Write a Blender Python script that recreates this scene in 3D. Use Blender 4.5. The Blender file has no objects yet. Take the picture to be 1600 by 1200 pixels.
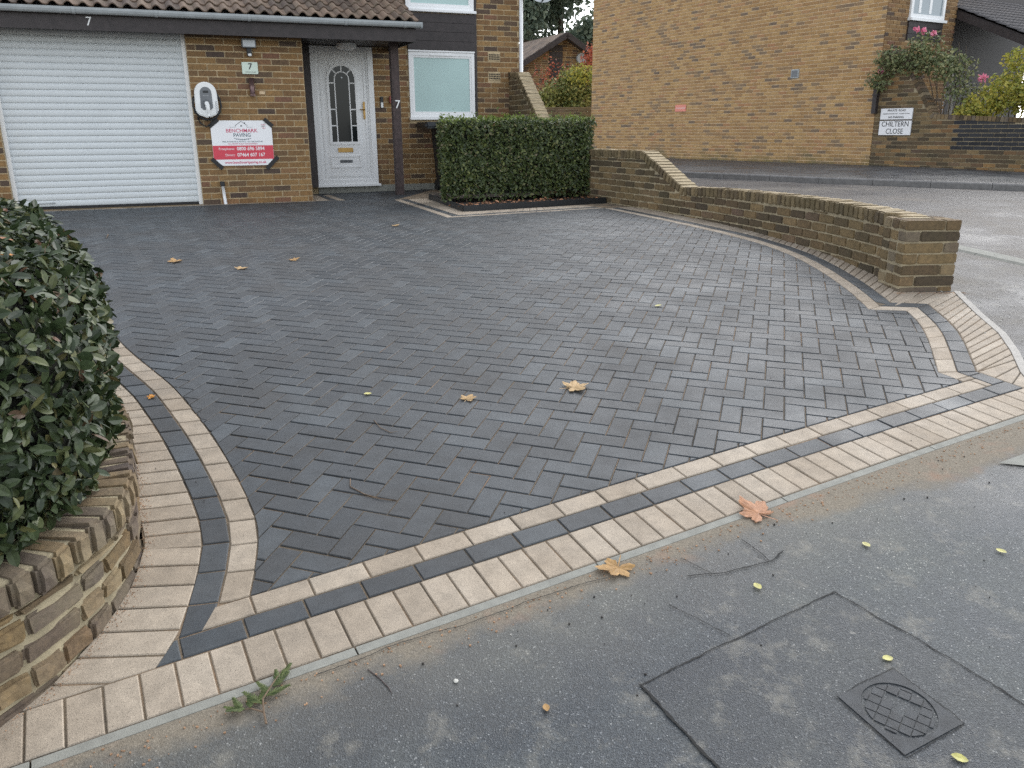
import bpy, bmesh, math, random
from mathutils import Vector, Matrix, noise, Euler
from mathutils.bvhtree import BVHTree
from bisect import bisect_right
rnd = random.Random(7)
SC = bpy.context.scene
COL = SC.collection
# ------------------------------------------------------------------ camera
CAM = Vector((0, 0, 1.65))
PITCH = math.atan(395 / 1284)
cd = bpy.data.cameras.new("camera"); cam = bpy.data.objects.new("camera", cd); COL.objects.link(cam)
cd.sensor_width = 36; cd.lens = 1284 / 1600 * 36; cd.clip_start = .05; cd.clip_end = 600
cam.matrix_world = Matrix.Translation(CAM) @ Matrix.Rotation(math.pi / 2 - PITCH, 4, 'X') @ Matrix.Rotation(-.0055, 4, 'Z')
SC.camera = cam
# ------------------------------------------------------------------ sky, sun, exposure
SUN_EL, SUN_AZ = math.radians(40), math.radians(32)      # azimuth clockwise from +Y
w = bpy.data.worlds.new("World"); SC.world = w; w.use_nodes = True
nt = w.node_tree; bg = nt.nodes["Background"]
sky = nt.nodes.new("ShaderNodeTexSky"); sky.sky_type = 'NISHITA'; sky.sun_disc = False
sky.sun_elevation = SUN_EL; sky.sun_rotation = SUN_AZ; sky.air_density = 1.0; sky.dust_density = 1.0; sky.ozone_density = 1.0
hs = nt.nodes.new("ShaderNodeHueSaturation"); hs.inputs["Saturation"].default_value = .27      # overcast: a grey-white sky
nt.links.new(sky.outputs[0], hs.inputs["Color"]); nt.links.new(hs.outputs[0], bg.inputs[0]); bg.inputs[1].default_value = .15
sd = bpy.data.lights.new("sun", 'SUN'); sun = bpy.data.objects.new("sun", sd); COL.objects.link(sun)
sd.energy = .5; sd.angle = math.radians(60); sd.color = (1, .97, .92)
sdir = Vector((math.sin(SUN_AZ) * math.cos(SUN_EL), math.cos(SUN_AZ) * math.cos(SUN_EL), math.sin(SUN_EL)))
sun.rotation_euler = sdir.to_track_quat('Z', 'Y').to_euler(); sun.location = (6, -6, 12)
SC.view_settings.view_transform = 'Standard'; SC.view_settings.look = 'None'; SC.view_settings.gamma = 1
SC.view_settings.use_curve_mapping = False; SC.view_settings.exposure = 1.42
SC.render.engine = 'CYCLES'; SC.cycles.max_bounces = 6; SC.cycles.use_denoising = False
# ------------------------------------------------------------------ terrain profile (height depends on y)
KN = [(-30, -3.1), (-4, -2.02), (0, -1.815), (1.0, -1.742), (1.84, -1.631), (2.6, -1.527), (3.6, -1.392), (4.3, -1.318), (5.0, -1.253), (6.0, -1.178),
      (7.0, -1.105), (7.8, -1.062), (9, -1.018), (10, -1.0), (11.5, -.985), (13, -.975), (15, -.93), (18, -.88), (60, -.88)]
KY = [k[0] for k in KN]; KZ = [k[1] + 1.65 for k in KN]
_d = [(KZ[i + 1] - KZ[i]) / (KY[i + 1] - KY[i]) for i in range(len(KY) - 1)]
KM = [_d[0]] + [0 if _d[i - 1] * _d[i] <= 0 else 2 * _d[i - 1] * _d[i] / (_d[i - 1] + _d[i]) for i in range(1, len(_d))] + [_d[-1]]
def g(y):
    y = min(max(y, KY[0]), KY[-1]); i = min(max(bisect_right(KY, y) - 1, 0), len(KY) - 2)
    h = KY[i + 1] - KY[i]; t = (y - KY[i]) / h
    return (2*t**3 - 3*t*t + 1)*KZ[i] + (t**3 - 2*t*t + t)*h*KM[i] + (3*t*t - 2*t**3)*KZ[i + 1] + (t**3 - t*t)*h*KM[i + 1]
# ------------------------------------------------------------------ materials
def mat(name):
    m = bpy.data.materials.new(name); m.use_nodes = True
    n = m.node_tree.nodes; l = m.node_tree.links
    return m, n, l, n["Principled BSDF"]
def ramp(n, l, src, stops, interp='LINEAR'):
    r = n.new("ShaderNodeValToRGB"); r.color_ramp.interpolation = interp
    e = r.color_ramp.elements
    while len(e) < len(stops): e.new(.5)
    for q, (p, c) in zip(e, stops): q.position = p; q.color = (*c, 1) if len(c) == 3 else c
    if src is not None: l.new(src, r.inputs[0])
    return r
def pos(n): return n.new("ShaderNodeNewGeometry").outputs["Position"]
def noise_tex(n, l, scale, detail=4, rough=.55, vec=None):
    t = n.new("ShaderNodeTexNoise"); t.inputs["Scale"].default_value = scale; t.inputs["Detail"].default_value = detail; t.inputs["Roughness"].default_value = rough
    l.new(vec if vec is not None else pos(n), t.inputs["Vector"]); return t.outputs["Fac"]
def mixc(n, l, fac, a, b, mode='MIX'):
    m = n.new("ShaderNodeMix"); m.data_type = 'RGBA'; m.blend_type = mode
    for s, v in ((m.inputs[0], fac), (m.inputs[6], a), (m.inputs[7], b)):
        if isinstance(v, (int, float)): s.default_value = v
        elif isinstance(v, tuple): s.default_value = (*v, 1)
        else: l.new(v, s)
    return m.outputs[2]
def math_n(n, l, op, a, b=None, clamp=False):
    m = n.new("ShaderNodeMath"); m.operation = op; m.use_clamp = clamp
    for s, v in ((m.inputs[0], a), (m.inputs[1], b)):
        if v is None: continue
        if isinstance(v, (int, float)): s.default_value = v
        else: l.new(v, s)
    return m.outputs[0]
def bump(n, l, h, strength, dist, bsdf, normal=None):
    b = n.new("ShaderNodeBump"); b.inputs["Strength"].default_value = strength; b.inputs["Distance"].default_value = dist
    l.new(h, b.inputs["Height"])
    if normal is not None: l.new(normal, b.inputs["Normal"])
    l.new(b.outputs[0], bsdf.inputs["Normal"]); return b.outputs[0]
def rand_piece(n, l):
    a = n.new("ShaderNodeObjectInfo").outputs["Random"]; b = n.new("ShaderNodeNewGeometry").outputs["Random Per Island"]
    s = math_n(n, l, 'ADD', a, b); return math_n(n, l, 'FRACT', s)
def plain(name, c, rough=.5, metal=0, var=.12, scale=6, bmp=0, spec=.5):
    m, n, l, b = mat(name)
    f = noise_tex(n, l, scale, 5)
    r = ramp(n, l, f, [(.3, tuple(x * (1 - var) for x in c)), (.7, tuple(min(1, x * (1 + var)) for x in c))])
    l.new(r.outputs[0], b.inputs["Base Color"]); b.inputs["Roughness"].default_value = rough; b.inputs["Metallic"].default_value = metal
    b.inputs["Specular IOR Level"].default_value = spec
    if bmp: bump(n, l, noise_tex(n, l, scale * 12, 4), bmp, .004, b)
    return m
def block_mat(name, stops, speck, rough, dirt):
    m, n, l, b = mat(name)
    r = ramp(n, l, rand_piece(n, l), stops)
    p = pos(n)
    f1 = noise_tex(n, l, 420, 2, .7, p); sp = ramp(n, l, f1, [(.36, (0, 0, 0)), (.44, (.5, .5, .5)), (.60, (.5, .5, .5)), (.70, (1, 1, 1))])
    c = mixc(n, l, speck, r.outputs[0], sp.outputs[0], 'OVERLAY')
    f2 = noise_tex(n, l, 2.3, 6, .6, p); d = ramp(n, l, f2, [(.42, (0, 0, 0)), (.72, (1, 1, 1))])
    c = mixc(n, l, math_n(n, l, 'MULTIPLY', d.outputs[0], dirt), c, (.36, .27, .18))
    f5 = noise_tex(n, l, 14, 5, .65, p); d5 = ramp(n, l, f5, [(.35, (.86, .86, .86)), (.65, (1.12, 1.12, 1.12))])
    c = mixc(n, l, 1.0, c, d5.outputs[0], 'MULTIPLY')
    l.new(c, b.inputs["Base Color"])
    rr = ramp(n, l, f2, [(.3, (rough - .08,) * 3), (.7, (rough + .16,) * 3)]); l.new(rr.outputs[0], b.inputs["Roughness"])
    b.inputs["Specular IOR Level"].default_value = .38
    f3 = noise_tex(n, l, 260, 3, .7, p); bump(n, l, f3, .45, .002, b)
    return m
M = {}
M['charcoal'] = block_mat("charcoal_concrete", [(0, (.041, .047, .052)), (.5, (.049, .056, .062)), (.85, (.056, .065, .072)), (1, (.070, .081, .089))], .65, .53, .05)
M['buff'] = block_mat("buff_concrete", [(0, (.31, .258, .197)), (.5, (.365, .307, .238)), (1, (.41, .35, .275))], .7, .7, .16)
def sand_mat():
    m, n, l, b = mat("jointing_sand"); p = pos(n)
    f = noise_tex(n, l, 900, 2, .7, p); f2 = noise_tex(n, l, 3.0, 5, .6, p)
    a = ramp(n, l, f2, [(.33, (.075, .068, .058)), (.50, (.20, .16, .115)), (.62, (.30, .22, .15)), (.75, (.44, .27, .16))])
    g_ = ramp(n, l, f, [(.3, (.55, .55, .55)), (.7, (1.35, 1.3, 1.2))])
    c = mixc(n, l, 1.0, a.outputs[0], g_.outputs[0], 'MULTIPLY'); l.new(c, b.inputs["Base Color"]); b.inputs["Roughness"].default_value = .95
    bump(n, l, f, .8, .003, b); return m
M['sand'] = sand_mat()
def brick_mat(name, stops, grime, gcol, bscale=1.0):
    m, n, l, b = mat(name); p = pos(n)
    r = ramp(n, l, rand_piece(n, l), stops)
    f = noise_tex(n, l, 38, 6, .7, p); d = ramp(n, l, f, [(.28, (.55, .52, .5)), (.5, (1, 1, 1)), (.74, (1.4, 1.34, 1.2))])
    c = mixc(n, l, .9, r.outputs[0], d.outputs[0], 'MULTIPLY')
    f2 = noise_tex(n, l, 1.6, 6, .62, p); e = ramp(n, l, f2, [(.45, (0, 0, 0)), (.68, (1, 1, 1))])
    c = mixc(n, l, math_n(n, l, 'MULTIPLY', e.outputs[0], grime), c, gcol)
    l.new(c, b.inputs["Base Color"]); b.inputs["Roughness"].default_value = .9
    f3 = noise_tex(n, l, 120 * bscale, 5, .7, p); bump(n, l, f3, .7, .004, b)
    return m
M['brick'] = brick_mat("stock_brick", [(0, (.075, .052, .042)), (.10, (.12, .078, .048)), (.30, (.185, .104, .046)), (.6, (.24, .138, .056)), (.85, (.295, .18, .076)), (1, (.18, .088, .055))], .3, (.12, .09, .05))
M['brick_pale'] = brick_mat("pale_stock_brick", [(0, (.16, .12, .09)), (.07, (.24, .17, .105)), (.2, (.32, .185, .08)), (.5, (.40, .245, .10)), (.85, (.47, .305, .135)), (1, (.37, .19, .095))], .45, (.36, .22, .105))
def moss(m, z0, z1, col):
    n, l = m.node_tree.nodes, m.node_tree.links; b = n["Principled BSDF"]; src = b.inputs["Base Color"].links[0].from_socket; p = pos(n)
    sp = n.new("ShaderNodeSeparateXYZ"); l.new(p, sp.inputs[0]); f = noise_tex(n, l, 2.2, 6, .65, p)
    h = math_n(n, l, 'ADD', sp.outputs[2], math_n(n, l, 'MULTIPLY', math_n(n, l, 'SUBTRACT', f, .5), 1.3)); k = n.new("ShaderNodeMapRange"); k.inputs[1].default_value = z1; k.inputs[2].default_value = z0; l.new(h, k.inputs[0])
    l.new(mixc(n, l, math_n(n, l, 'MULTIPLY', k.outputs[0], .75), src, col), b.inputs["Base Color"])
moss(M['brick_pale'], .75, 1.15, (.13, .125, .05))
M['brick_wall'] = brick_mat("weathered_garden_brick", [(0, (.060, .046, .030)), (.3, (.110, .076, .042)), (.6, (.165, .112, .056)), (.85, (.23, .16, .078)), (1, (.13, .085, .058))], .55, (.075, .064, .030))
M['brick_near'] = brick_mat("old_brown_brick", [(0, (.085, .065, .055)), (.4, (.13, .098, .07)), (.7, (.18, .135, .085)), (1, (.21, .15, .08))], .5, (.34, .29, .175), .7)
M['brick_black'] = brick_mat("black_coated_brick", [(0, (.018, .019, .024)), (1, (.035, .036, .042))], .3, (.06, .06, .055))
M['brick_cap'] = brick_mat("coping_brick", [(0, (.10, .075, .045)), (.5, (.16, .12, .065)), (1, (.22, .165, .09))], .5, (.09, .075, .035))
def pale_tops(m):                                    # upward-facing coping faces are mixed to a mottled pale tan, by normal
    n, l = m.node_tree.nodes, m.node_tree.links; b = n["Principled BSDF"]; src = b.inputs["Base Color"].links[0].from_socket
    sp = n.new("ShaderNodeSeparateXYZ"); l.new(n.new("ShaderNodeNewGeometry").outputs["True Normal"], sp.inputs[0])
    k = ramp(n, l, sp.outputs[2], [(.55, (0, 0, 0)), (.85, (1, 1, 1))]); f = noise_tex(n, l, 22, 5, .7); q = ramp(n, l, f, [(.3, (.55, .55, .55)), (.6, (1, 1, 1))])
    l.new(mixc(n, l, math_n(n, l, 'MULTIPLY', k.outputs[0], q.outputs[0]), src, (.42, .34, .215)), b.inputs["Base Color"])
pale_tops(M['brick_cap'])
def mortar(name, c):
    return plain(name, c, .95, 0, .25, 9, .8)
M['mortar'] = mortar("sandy_mortar", (.46, .36, .22)); M['mortar_pale'] = mortar("pale_mortar", (.58, .44, .28))
M['mortar_dark'] = mortar("grey_brown_mortar", (.33, .275, .18)); M['mortar_yellow'] = mortar("yellow_mortar", (.34, .29, .19))
FX, FY, FA = -1.3333, 1.8335, .4827
FE = Vector((math.cos(FA), math.sin(FA))); FN = Vector((-math.sin(FA), math.cos(FA)))
def asphalt(name, base, speck, mud, rough, wet=.0):
    m, n, l, b = mat(name); p = pos(n)
    v = n.new("ShaderNodeTexVoronoi"); v.inputs["Scale"].default_value = 260; l.new(p, v.inputs["Vector"])
    st = ramp(n, l, v.outputs["Color"], [(0, tuple(x * .62 for x in base)), (.55, base), (.86, tuple(x * 1.45 for x in base)), (1, speck)])
    f = noise_tex(n, l, 1.1, 10, .70, p); d = ramp(n, l, f, [(.32, (.50, .53, .57)), (.45, (.78, .81, .84)), (.53, (1.10, 1.10, 1.06)), (.68, (1.95, 1.87, 1.65))])
    c = mixc(n, l, 1.0, st.outputs[0], d.outputs[0], 'MULTIPLY')
    f4 = noise_tex(n, l, 7, 8, .75, p); q = ramp(n, l, f4, [(.54, (0, 0, 0)), (.72, (1, 1, 1))])
    c = mixc(n, l, math_n(n, l, 'MULTIPLY', q.outputs[0], .6), c, (.25, .235, .195))
    f6 = noise_tex(n, l, 30, 4, .7, p); q6 = ramp(n, l, f6, [(.68, (0, 0, 0)), (.74, (1, 1, 1))])
    c = mixc(n, l, math_n(n, l, 'MULTIPLY', q6.outputs[0], .5), c, (.30, .29, .26))
    rr = ramp(n, l, f, [(.35, (rough - .22,) * 3), (.62, (rough + .12,) * 3)])
    ro = rr.outputs[0]
    if mud:
        s = n.new("ShaderNodeSeparateXYZ"); l.new(p, s.inputs[0])
        tx = math_n(n, l, 'MULTIPLY', s.outputs[0], FN.x); ty = math_n(n, l, 'MULTIPLY', s.outputs[1], FN.y)
        t = math_n(n, l, 'ADD', math_n(n, l, 'ADD', tx, ty), -(FX * FN.x + FY * FN.y))          # distance from the paving edge
        sx = math_n(n, l, 'ADD', math_n(n, l, 'MULTIPLY', s.outputs[0], FE.x), math_n(n, l, 'MULTIPLY', s.outputs[1], FE.y))
        wv = noise_tex(n, l, 3.2, 7, .68, p)
        t2 = math_n(n, l, 'ADD', t, math_n(n, l, 'MULTIPLY', math_n(n, l, 'SUBTRACT', wv, .5), .34))
        wd = math_n(n, l, 'MULTIPLY', math_n(n, l, 'MAXIMUM', math_n(n, l, 'SUBTRACT', sx, 2.2), 0), .10)
        t3 = math_n(n, l, 'ADD', t2, wd)
        k = n.new("ShaderNodeMapRange"); k.inputs[1].default_value = -.17; k.inputs[2].default_value = -.08; l.new(t3, k.inputs[0])
        gr = noise_tex(n, l, 130, 8, .85, p)
        mc = ramp(n, l, gr, [(.34, (.07, .06, .045)), (.47, (.19, .16, .12)), (.56, (.27, .23, .175)), (.68, (.44, .39, .31))])
        rd = noise_tex(n, l, 5, 4, .6, p); rk = ramp(n, l, rd, [(.58, (0, 0, 0)), (.68, (1, 1, 1))])
        mcol = mixc(n, l, math_n(n, l, 'MULTIPLY', rk.outputs[0], .40), mc.outputs[0], (.36, .19, .12))
        k2 = math_n(n, l, 'MULTIPLY', k.outputs[0], .92)
        c = mixc(n, l, k2, c, mcol)
        ro = mixc(n, l, k2, ro, (.92, .92, .92))
        # thin silt film further out
        k3 = n.new("ShaderNodeMapRange"); k3.inputs[1].default_value = -.55; k3.inputs[2].default_value = -.12; l.new(t2, k3.inputs[0])
        c = mixc(n, l, math_n(n, l, 'MULTIPLY', k3.outputs[0], .24), c, (.24, .215, .17))
    l.new(c, b.inputs["Base Color"]); l.new(ro, b.inputs["Roughness"])
    b.inputs["Specular IOR Level"].default_value = .27
    h = math_n(n, l, 'ADD', v.outputs["Distance"], math_n(n, l, 'MULTIPLY', noise_tex(n, l, 60, 4, .7, p), .6))
    bump(n, l, h, .55, .003, b)
    return m
M['asphalt'] = asphalt("footway_asphalt", (.068, .075, .080), (.40, .40, .39), True, .56)
M['patch'] = asphalt("patch_asphalt", (.054, .059, .064), (.28, .28, .28), False, .52)
M['road'] = asphalt("road_asphalt", (.085, .079, .077), (.26, .25, .24), False, .60)
M['farfoot'] = asphalt("far_footway_asphalt", (.075, .077, .082), (.16, .16, .16), False, .5)
M['apron'] = asphalt("gravelly_apron_asphalt", (.095, .09, .087), (.40, .39, .38), False, .62)
M['mud'] = plain("sandy_mud", (.36, .22, .13), .95, 0, .35, 14, .9)
M['concrete'] = plain("grey_concrete", (.25, .25, .22), .85, 0, .16, 20, .5)
M['concrete_white'] = plain("pale_concrete", (.40, .38, .345), .85, 0, .14, 20, .5)
M['kerb'] = plain("old_kerb_concrete", (.16, .155, .15), .8, 0, .2, 14, .6)
M['crack'] = plain("crack_dark", (.018, .018, .017), .9)
M['soil'] = plain("dark_soil", (.035, .026, .020), .95, 0, .4, 30, .9)
M['iron'] = plain("cast_iron", (.036, .040, .044), .55, .15, .3, 30, .4, .35)
M['iron_gap'] = plain("cover_grit", (.15, .135, .105), .95, 0, .3, 60, .6)
M['upvc'] = plain("white_upvc", (.80, .81, .81), .38, 0, .03, 3)
M['upvc_dim'] = plain("white_slat_aluminium", (.62, .655, .665), .42, 0, .03, 3)
M['rubber'] = plain("black_rubber", (.015, .015, .016), .7)
M['gutter'] = plain("grey_gutter_plastic", (.40, .43, .44), .45, 0, .10, 9)
M['timber'] = plain("dark_stained_timber", (.032, .025, .025), .55, 0, .3, 12, .3)
M['timber_worn'] = plain("worn_purple_timber", (.060, .042, .040), .7, 0, .4, 18, .4)
M['black'] = plain("black_plastic", (.016, .018, .020), .5)
M['bin'] = plain("bin_plastic", (.020, .024, .028), .45, 0, .2, 5)
M['brass'] = plain("aged_brass", (.42, .27, .10), .35, .9, .15, 20)
M['tube'] = plain("brown_metal", (.16, .10, .095), .35, .5, .15, 20)
M['grey'] = plain("mid_grey_plastic", (.16, .17, .18), .5)
M['silver'] = plain("silver_plastic", (.40, .42, .44), .35, .3)
M['white'] = plain("white_plastic", (.80, .81, .80), .35, 0, .03, 4)
M['signwhite'] = plain("white_sign_board", (.83, .83, .84), .5, 0, .03, 2)
M['signred'] = plain("red_print", (.62, .055, .085), .5, 0, .04, 3)
M['magenta'] = plain("crimson_print", (.55, .04, .12), .5)
M['navy'] = plain("navy_print", (.03, .075, .11), .5)
M['ink'] = plain("black_print", (.02, .02, .022), .5)
M['plate'] = plain("cream_enamel", (.62, .72, .62), .35, 0, .04, 5)
M['stickred'] = plain("faded_red_plate", (.75, .27, .20), .6, 0, .15, 40)
M['redbox'] = plain("red_brown_box", (.26, .065, .05), .6)
M['tape'] = plain("black_tape", (.012, .012, .013), .55)
M['bark'] = plain("bark", (.11, .085, .06), .9, 0, .3, 20, .8)
M['twig'] = plain("twig_bark", (.16, .11, .07), .8, 0, .3, 30)
M['pebble'] = plain("pale_pebble", (.52, .51, .46), .7, 0, .1, 40)
M['berry'] = plain("red_berry", (.30, .02, .015), .4)
M['dark_berry'] = plain("dark_berry", (.02, .015, .012), .5)
def glass(name, c, rough, trans=0):
    m, n, l, b = mat(name); f = noise_tex(n, l, 1.2, 3)
    r = ramp(n, l, f, [(.3, tuple(x * .93 for x in c)), (.7, tuple(min(1, x * 1.06) for x in c))]); l.new(r.outputs[0], b.inputs["Base Color"])
    b.inputs["Roughness"].default_value = rough; b.inputs["Specular IOR Level"].default_value = .6 if max(c) > .1 else .28; return m
M['frost'] = glass("obscure_glass", (.40, .56, .54), .35); M['darkglass'] = glass("dark_glass", (.012, .016, .018), .08)
M['curtain'] = glass("net_curtain_glass", (.25, .30, .33), .15)
def tile_mat():
    m, n, l, b = mat("clay_tile"); p = pos(n)
    r = ramp(n, l, rand_piece(n, l), [(0, (.085, .060, .047)), (.5, (.135, .093, .068)), (1, (.20, .14, .10))])
    f = noise_tex(n, l, 9, 6, .7, p); d = ramp(n, l, f, [(.45, (0, 0, 0)), (.7, (1, 1, 1))])
    c = mixc(n, l, math_n(n, l, 'MULTIPLY', d.outputs[0], .6), r.outputs[0], (.15, .135, .095)); l.new(c, b.inputs["Base Color"]); b.inputs["Roughness"].default_value = .85
    bump(n, l, noise_tex(n, l, 70, 5), .6, .004, b); return m
M['tile'] = tile_mat(); M['tile_grey'] = plain("grey_concrete_tile", (.085, .082, .085), .8, 0, .3, 14, .5)
def leaf_mat(name, stops, rough=.42, trans=.12):
    m, n, l, b = mat(name)
    r = ramp(n, l, rand_piece(n, l), stops); p = pos(n)
    f = noise_tex(n, l, 60, 3, .6, p); d = ramp(n, l, f, [(.3, (.75, .75, .75)), (.7, (1.25, 1.25, 1.2))])
    c = mixc(n, l, 1.0, r.outputs[0], d.outputs[0], 'MULTIPLY'); l.new(c, b.inputs["Base Color"]); b.inputs["Roughness"].default_value = rough
    b.inputs["Specular IOR Level"].default_value = .45
    t = n.new("ShaderNodeBsdfTranslucent"); l.new(c, t.inputs[0]); ms = n.new("ShaderNodeMixShader"); ms.inputs[0].default_value = trans
    l.new(b.outputs[0], ms.inputs[1]); l.new(t.outputs[0], ms.inputs[2]); l.new(ms.outputs[0], n["Material Output"].inputs[0]); return m
M['leaf_near'] = leaf_mat("cotoneaster_leaf", [(0, (.018, .030, .013)), (.40, (.034, .054, .022)), (.72, (.056, .080, .032)), (.90, (.10, .115, .045)), (.96, (.15, .15, .06)), (.985, (.10, .06, .035)), (1, (.15, .07, .04))], .46)
M['leaf_hedge'] = leaf_mat("privet_leaf", [(0, (.032, .048, .018)), (.5, (.065, .092, .030)), (.8, (.105, .135, .045)), (.93, (.17, .19, .06)), (1, (.19, .16, .10))], .42, .2)
M['leaf_tip'] = leaf_mat("fresh_leaf", [(0, (.09, .14, .03)), (1, (.20, .26, .05))], .5, .3)
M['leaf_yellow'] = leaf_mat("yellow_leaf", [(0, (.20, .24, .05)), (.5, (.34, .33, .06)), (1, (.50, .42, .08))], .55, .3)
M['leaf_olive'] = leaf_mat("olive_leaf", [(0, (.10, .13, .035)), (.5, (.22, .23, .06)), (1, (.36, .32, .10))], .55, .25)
M['leaf_rose'] = leaf_mat("rose_leaf", [(0, (.08, .105, .045)), (.6, (.17, .195, .085)), (1, (.30, .29, .14))], .5, .2)
M['leaf_red'] = leaf_mat("red_leaf", [(0, (.30, .05, .03)), (1, (.50, .16, .08))], .5, .25)
M['leaf_grey'] = leaf_mat("eucalyptus_leaf", [(0, (.09, .125, .095)), (.5, (.15, .195, .14)), (1, (.25, .285, .20))], .5, .35)
M['petal'] = leaf_mat("pink_petal", [(0, (.70, .16, .30)), (1, (.85, .36, .48))], .5, .3)
M['maple'] = leaf_mat("dry_maple_leaf", [(0, (.40, .235, .085)), (1, (.48, .29, .12))], .6, .2)
M['maple_red'] = leaf_mat("russet_maple_leaf", [(0, (.40, .19, .10)), (1, (.46, .235, .13))], .6, .2)
M['maple_tan'] = leaf_mat("tan_leaf", [(0, (.46, .30, .14)), (1, (.55, .38, .20))], .65, .2)
M['lemon'] = leaf_mat("lemon_leaf", [(0, (.55, .52, .16)), (1, (.62, .58, .24))], .5, .25)
M['orange'] = leaf_mat("orange_leaf", [(0, (.70, .28, .03)), (1, (.75, .34, .05))], .5, .25)
M['conifer'] = leaf_mat("conifer_leaf", [(0, (.055, .085, .025)), (1, (.12, .145, .05))], .7, .05)
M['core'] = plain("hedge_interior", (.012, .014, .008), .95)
# ------------------------------------------------------------------ object helpers
WM = {}
def link(o, parent=None, world=None):
    COL.objects.link(o)
    world = world if world is not None else Matrix.Identity(4)
    if parent is not None:
        o.parent = parent; o.matrix_basis = WM[parent].inverted() @ world
    else:
        o.matrix_basis = world
    WM[o] = world.copy()
    return o
def tag(o, label=None, cat=None, group=None, kind=None):
    if label: o["label"] = label
    if cat: o["category"] = cat
    if group: o["group"] = group
    if kind: o["kind"] = kind
    return o
def thing(name, loc, label=None, cat=None, group=None, kind=None):
    o = bpy.data.objects.new(name, None); o.empty_display_size = .1
    link(o, None, Matrix.Translation(Vector(loc))); return tag(o, label, cat, group, kind)
class MB:
    """collects faces in world space; build() links them as one mesh object"""
    def __init__(s): s.v = []; s.f = []
    def add(s, vs, fs):
        o = len(s.v); s.v += [tuple(v) for v in vs]; s.f += [tuple(o + i for i in f) for f in fs]; return s
    def box(s, c, sx, sy, sz, mtx=None):
        vs = [Vector((x * sx / 2, y * sy / 2, z * sz / 2)) for x in (-1, 1) for y in (-1, 1) for z in (-1, 1)]
        if mtx is not None: vs = [mtx @ v for v in vs]
        c = Vector(c)
        return s.add([v + c for v in vs], [(0, 1, 3, 2), (4, 6, 7, 5), (0, 4, 5, 1), (2, 3, 7, 6), (0, 2, 6, 4), (1, 5, 7, 3)])
    def tube(s, pts, r, n=8, cap=True):
        pts = [Vector(p) for p in pts]; o = len(s.v); k = len(pts)
        rr = r if isinstance(r, (list, tuple)) else [r] * k
        for i, p in enumerate(pts):
            d = (pts[min(i + 1, k - 1)] - pts[max(i - 1, 0)]).normalized()
            a = d.cross(Vector((0, 0, 1)) if abs(d.z) < .9 else Vector((1, 0, 0))).normalized(); b = d.cross(a)
            for j in range(n):
                t = 2 * math.pi * j / n; s.v.append(tuple(p + (a * math.cos(t) + b * math.sin(t)) * rr[i]))
        for i in range(k - 1):
            for j in range(n):
                s.f.append((o + i*n + j, o + i*n + (j+1) % n, o + (i+1)*n + (j+1) % n, o + (i+1)*n + j))
        if cap: s.f.append(tuple(o + j for j in range(n))); s.f.append(tuple(o + (k-1)*n + j for j in reversed(range(n))))
        return s
    def prism(s, poly, mtx, d0, d1):
        """poly in local xy, extruded local z d0..d1"""
        n = len(poly); vs = [mtx @ Vector((x, y, d0)) for x, y in poly] + [mtx @ Vector((x, y, d1)) for x, y in poly]
        return s.add(vs, [tuple(reversed(range(n))), tuple(range(n, 2*n))] + [(i, (i+1) % n, n + (i+1) % n, n + i) for i in range(n)])
    def build(s, name, m, parent=None, smooth=False, origin=None, kind=None):
        me = bpy.data.meshes.new(name); org = Vector(origin) if origin is not None else Vector((0, 0, 0))
        if origin is None and s.v:
            xs = list(zip(*s.v)); org = Vector(((min(xs[0]) + max(xs[0])) / 2, (min(xs[1]) + max(xs[1])) / 2, min(xs[2])))
        me.from_pydata([(x - org.x, y - org.y, z - org.z) for x, y, z in s.v], [], s.f); me.materials.append(M[m] if isinstance(m, str) else m)
        me.validate(); me.update()
        if smooth: me.shade_smooth()
        o = bpy.data.objects.new(name, me); link(o, parent, Matrix.Translation(org))
        if kind: o["kind"] = kind
        return o
def fix_normals(o):
    bm = bmesh.new(); bm.from_mesh(o.data); bmesh.ops.recalc_face_normals(bm, faces=bm.faces); bm.to_mesh(o.data); bm.free(); return o
def bevel(o, w, seg=2):
    bm = bmesh.new(); bm.from_mesh(o.data); bmesh.ops.recalc_face_normals(bm, faces=bm.faces)
    bmesh.ops.bevel(bm, geom=[e for e in bm.edges if len(e.link_faces) == 2 and e.calc_face_angle(0) > .5], offset=w, segments=seg, affect='EDGES', clamp_overlap=True)
    bm.to_mesh(o.data); bm.free(); return o
class Pieces:
    """alike pieces: nearest/largest become objects of their own that share meshes, the rest one joined part"""
    def __init__(s, variants): s.var = variants; s.items = []     # variants: (verts, faces)
    def add(s, mtx, vi, key=None): s.items.append((mtx, vi, key if key is not None else (mtx.translation - CAM).length))
    def emit(s, name, parent, m, n_ind=300, rest=None):
        mats = m if isinstance(m, list) else [m]
        it = sorted(s.items, key=lambda q: q[2]); ms = {}
        for mtx, vi, _ in it[:n_ind]:
            mm = mats[rnd.randrange(len(mats))] if len(mats) > 1 else mats[0]
            if (vi, mm) not in ms:
                me = bpy.data.meshes.new(name); me.from_pydata([tuple(v) for v in s.var[vi][0]], [], s.var[vi][1]); me.materials.append(M[mm]); me.update(); ms[(vi, mm)] = me
            link(bpy.data.objects.new(name, ms[(vi, mm)]), parent, mtx)
        if it[n_ind:]:
            b = MB()
            for mtx, vi, _ in it[n_ind:]: b.add([mtx @ Vector(v) for v in s.var[vi][0]], s.var[vi][1])
            o = b.build(rest or (name + "_mass"), mats[0], parent); o["kind"] = "stuff"
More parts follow.
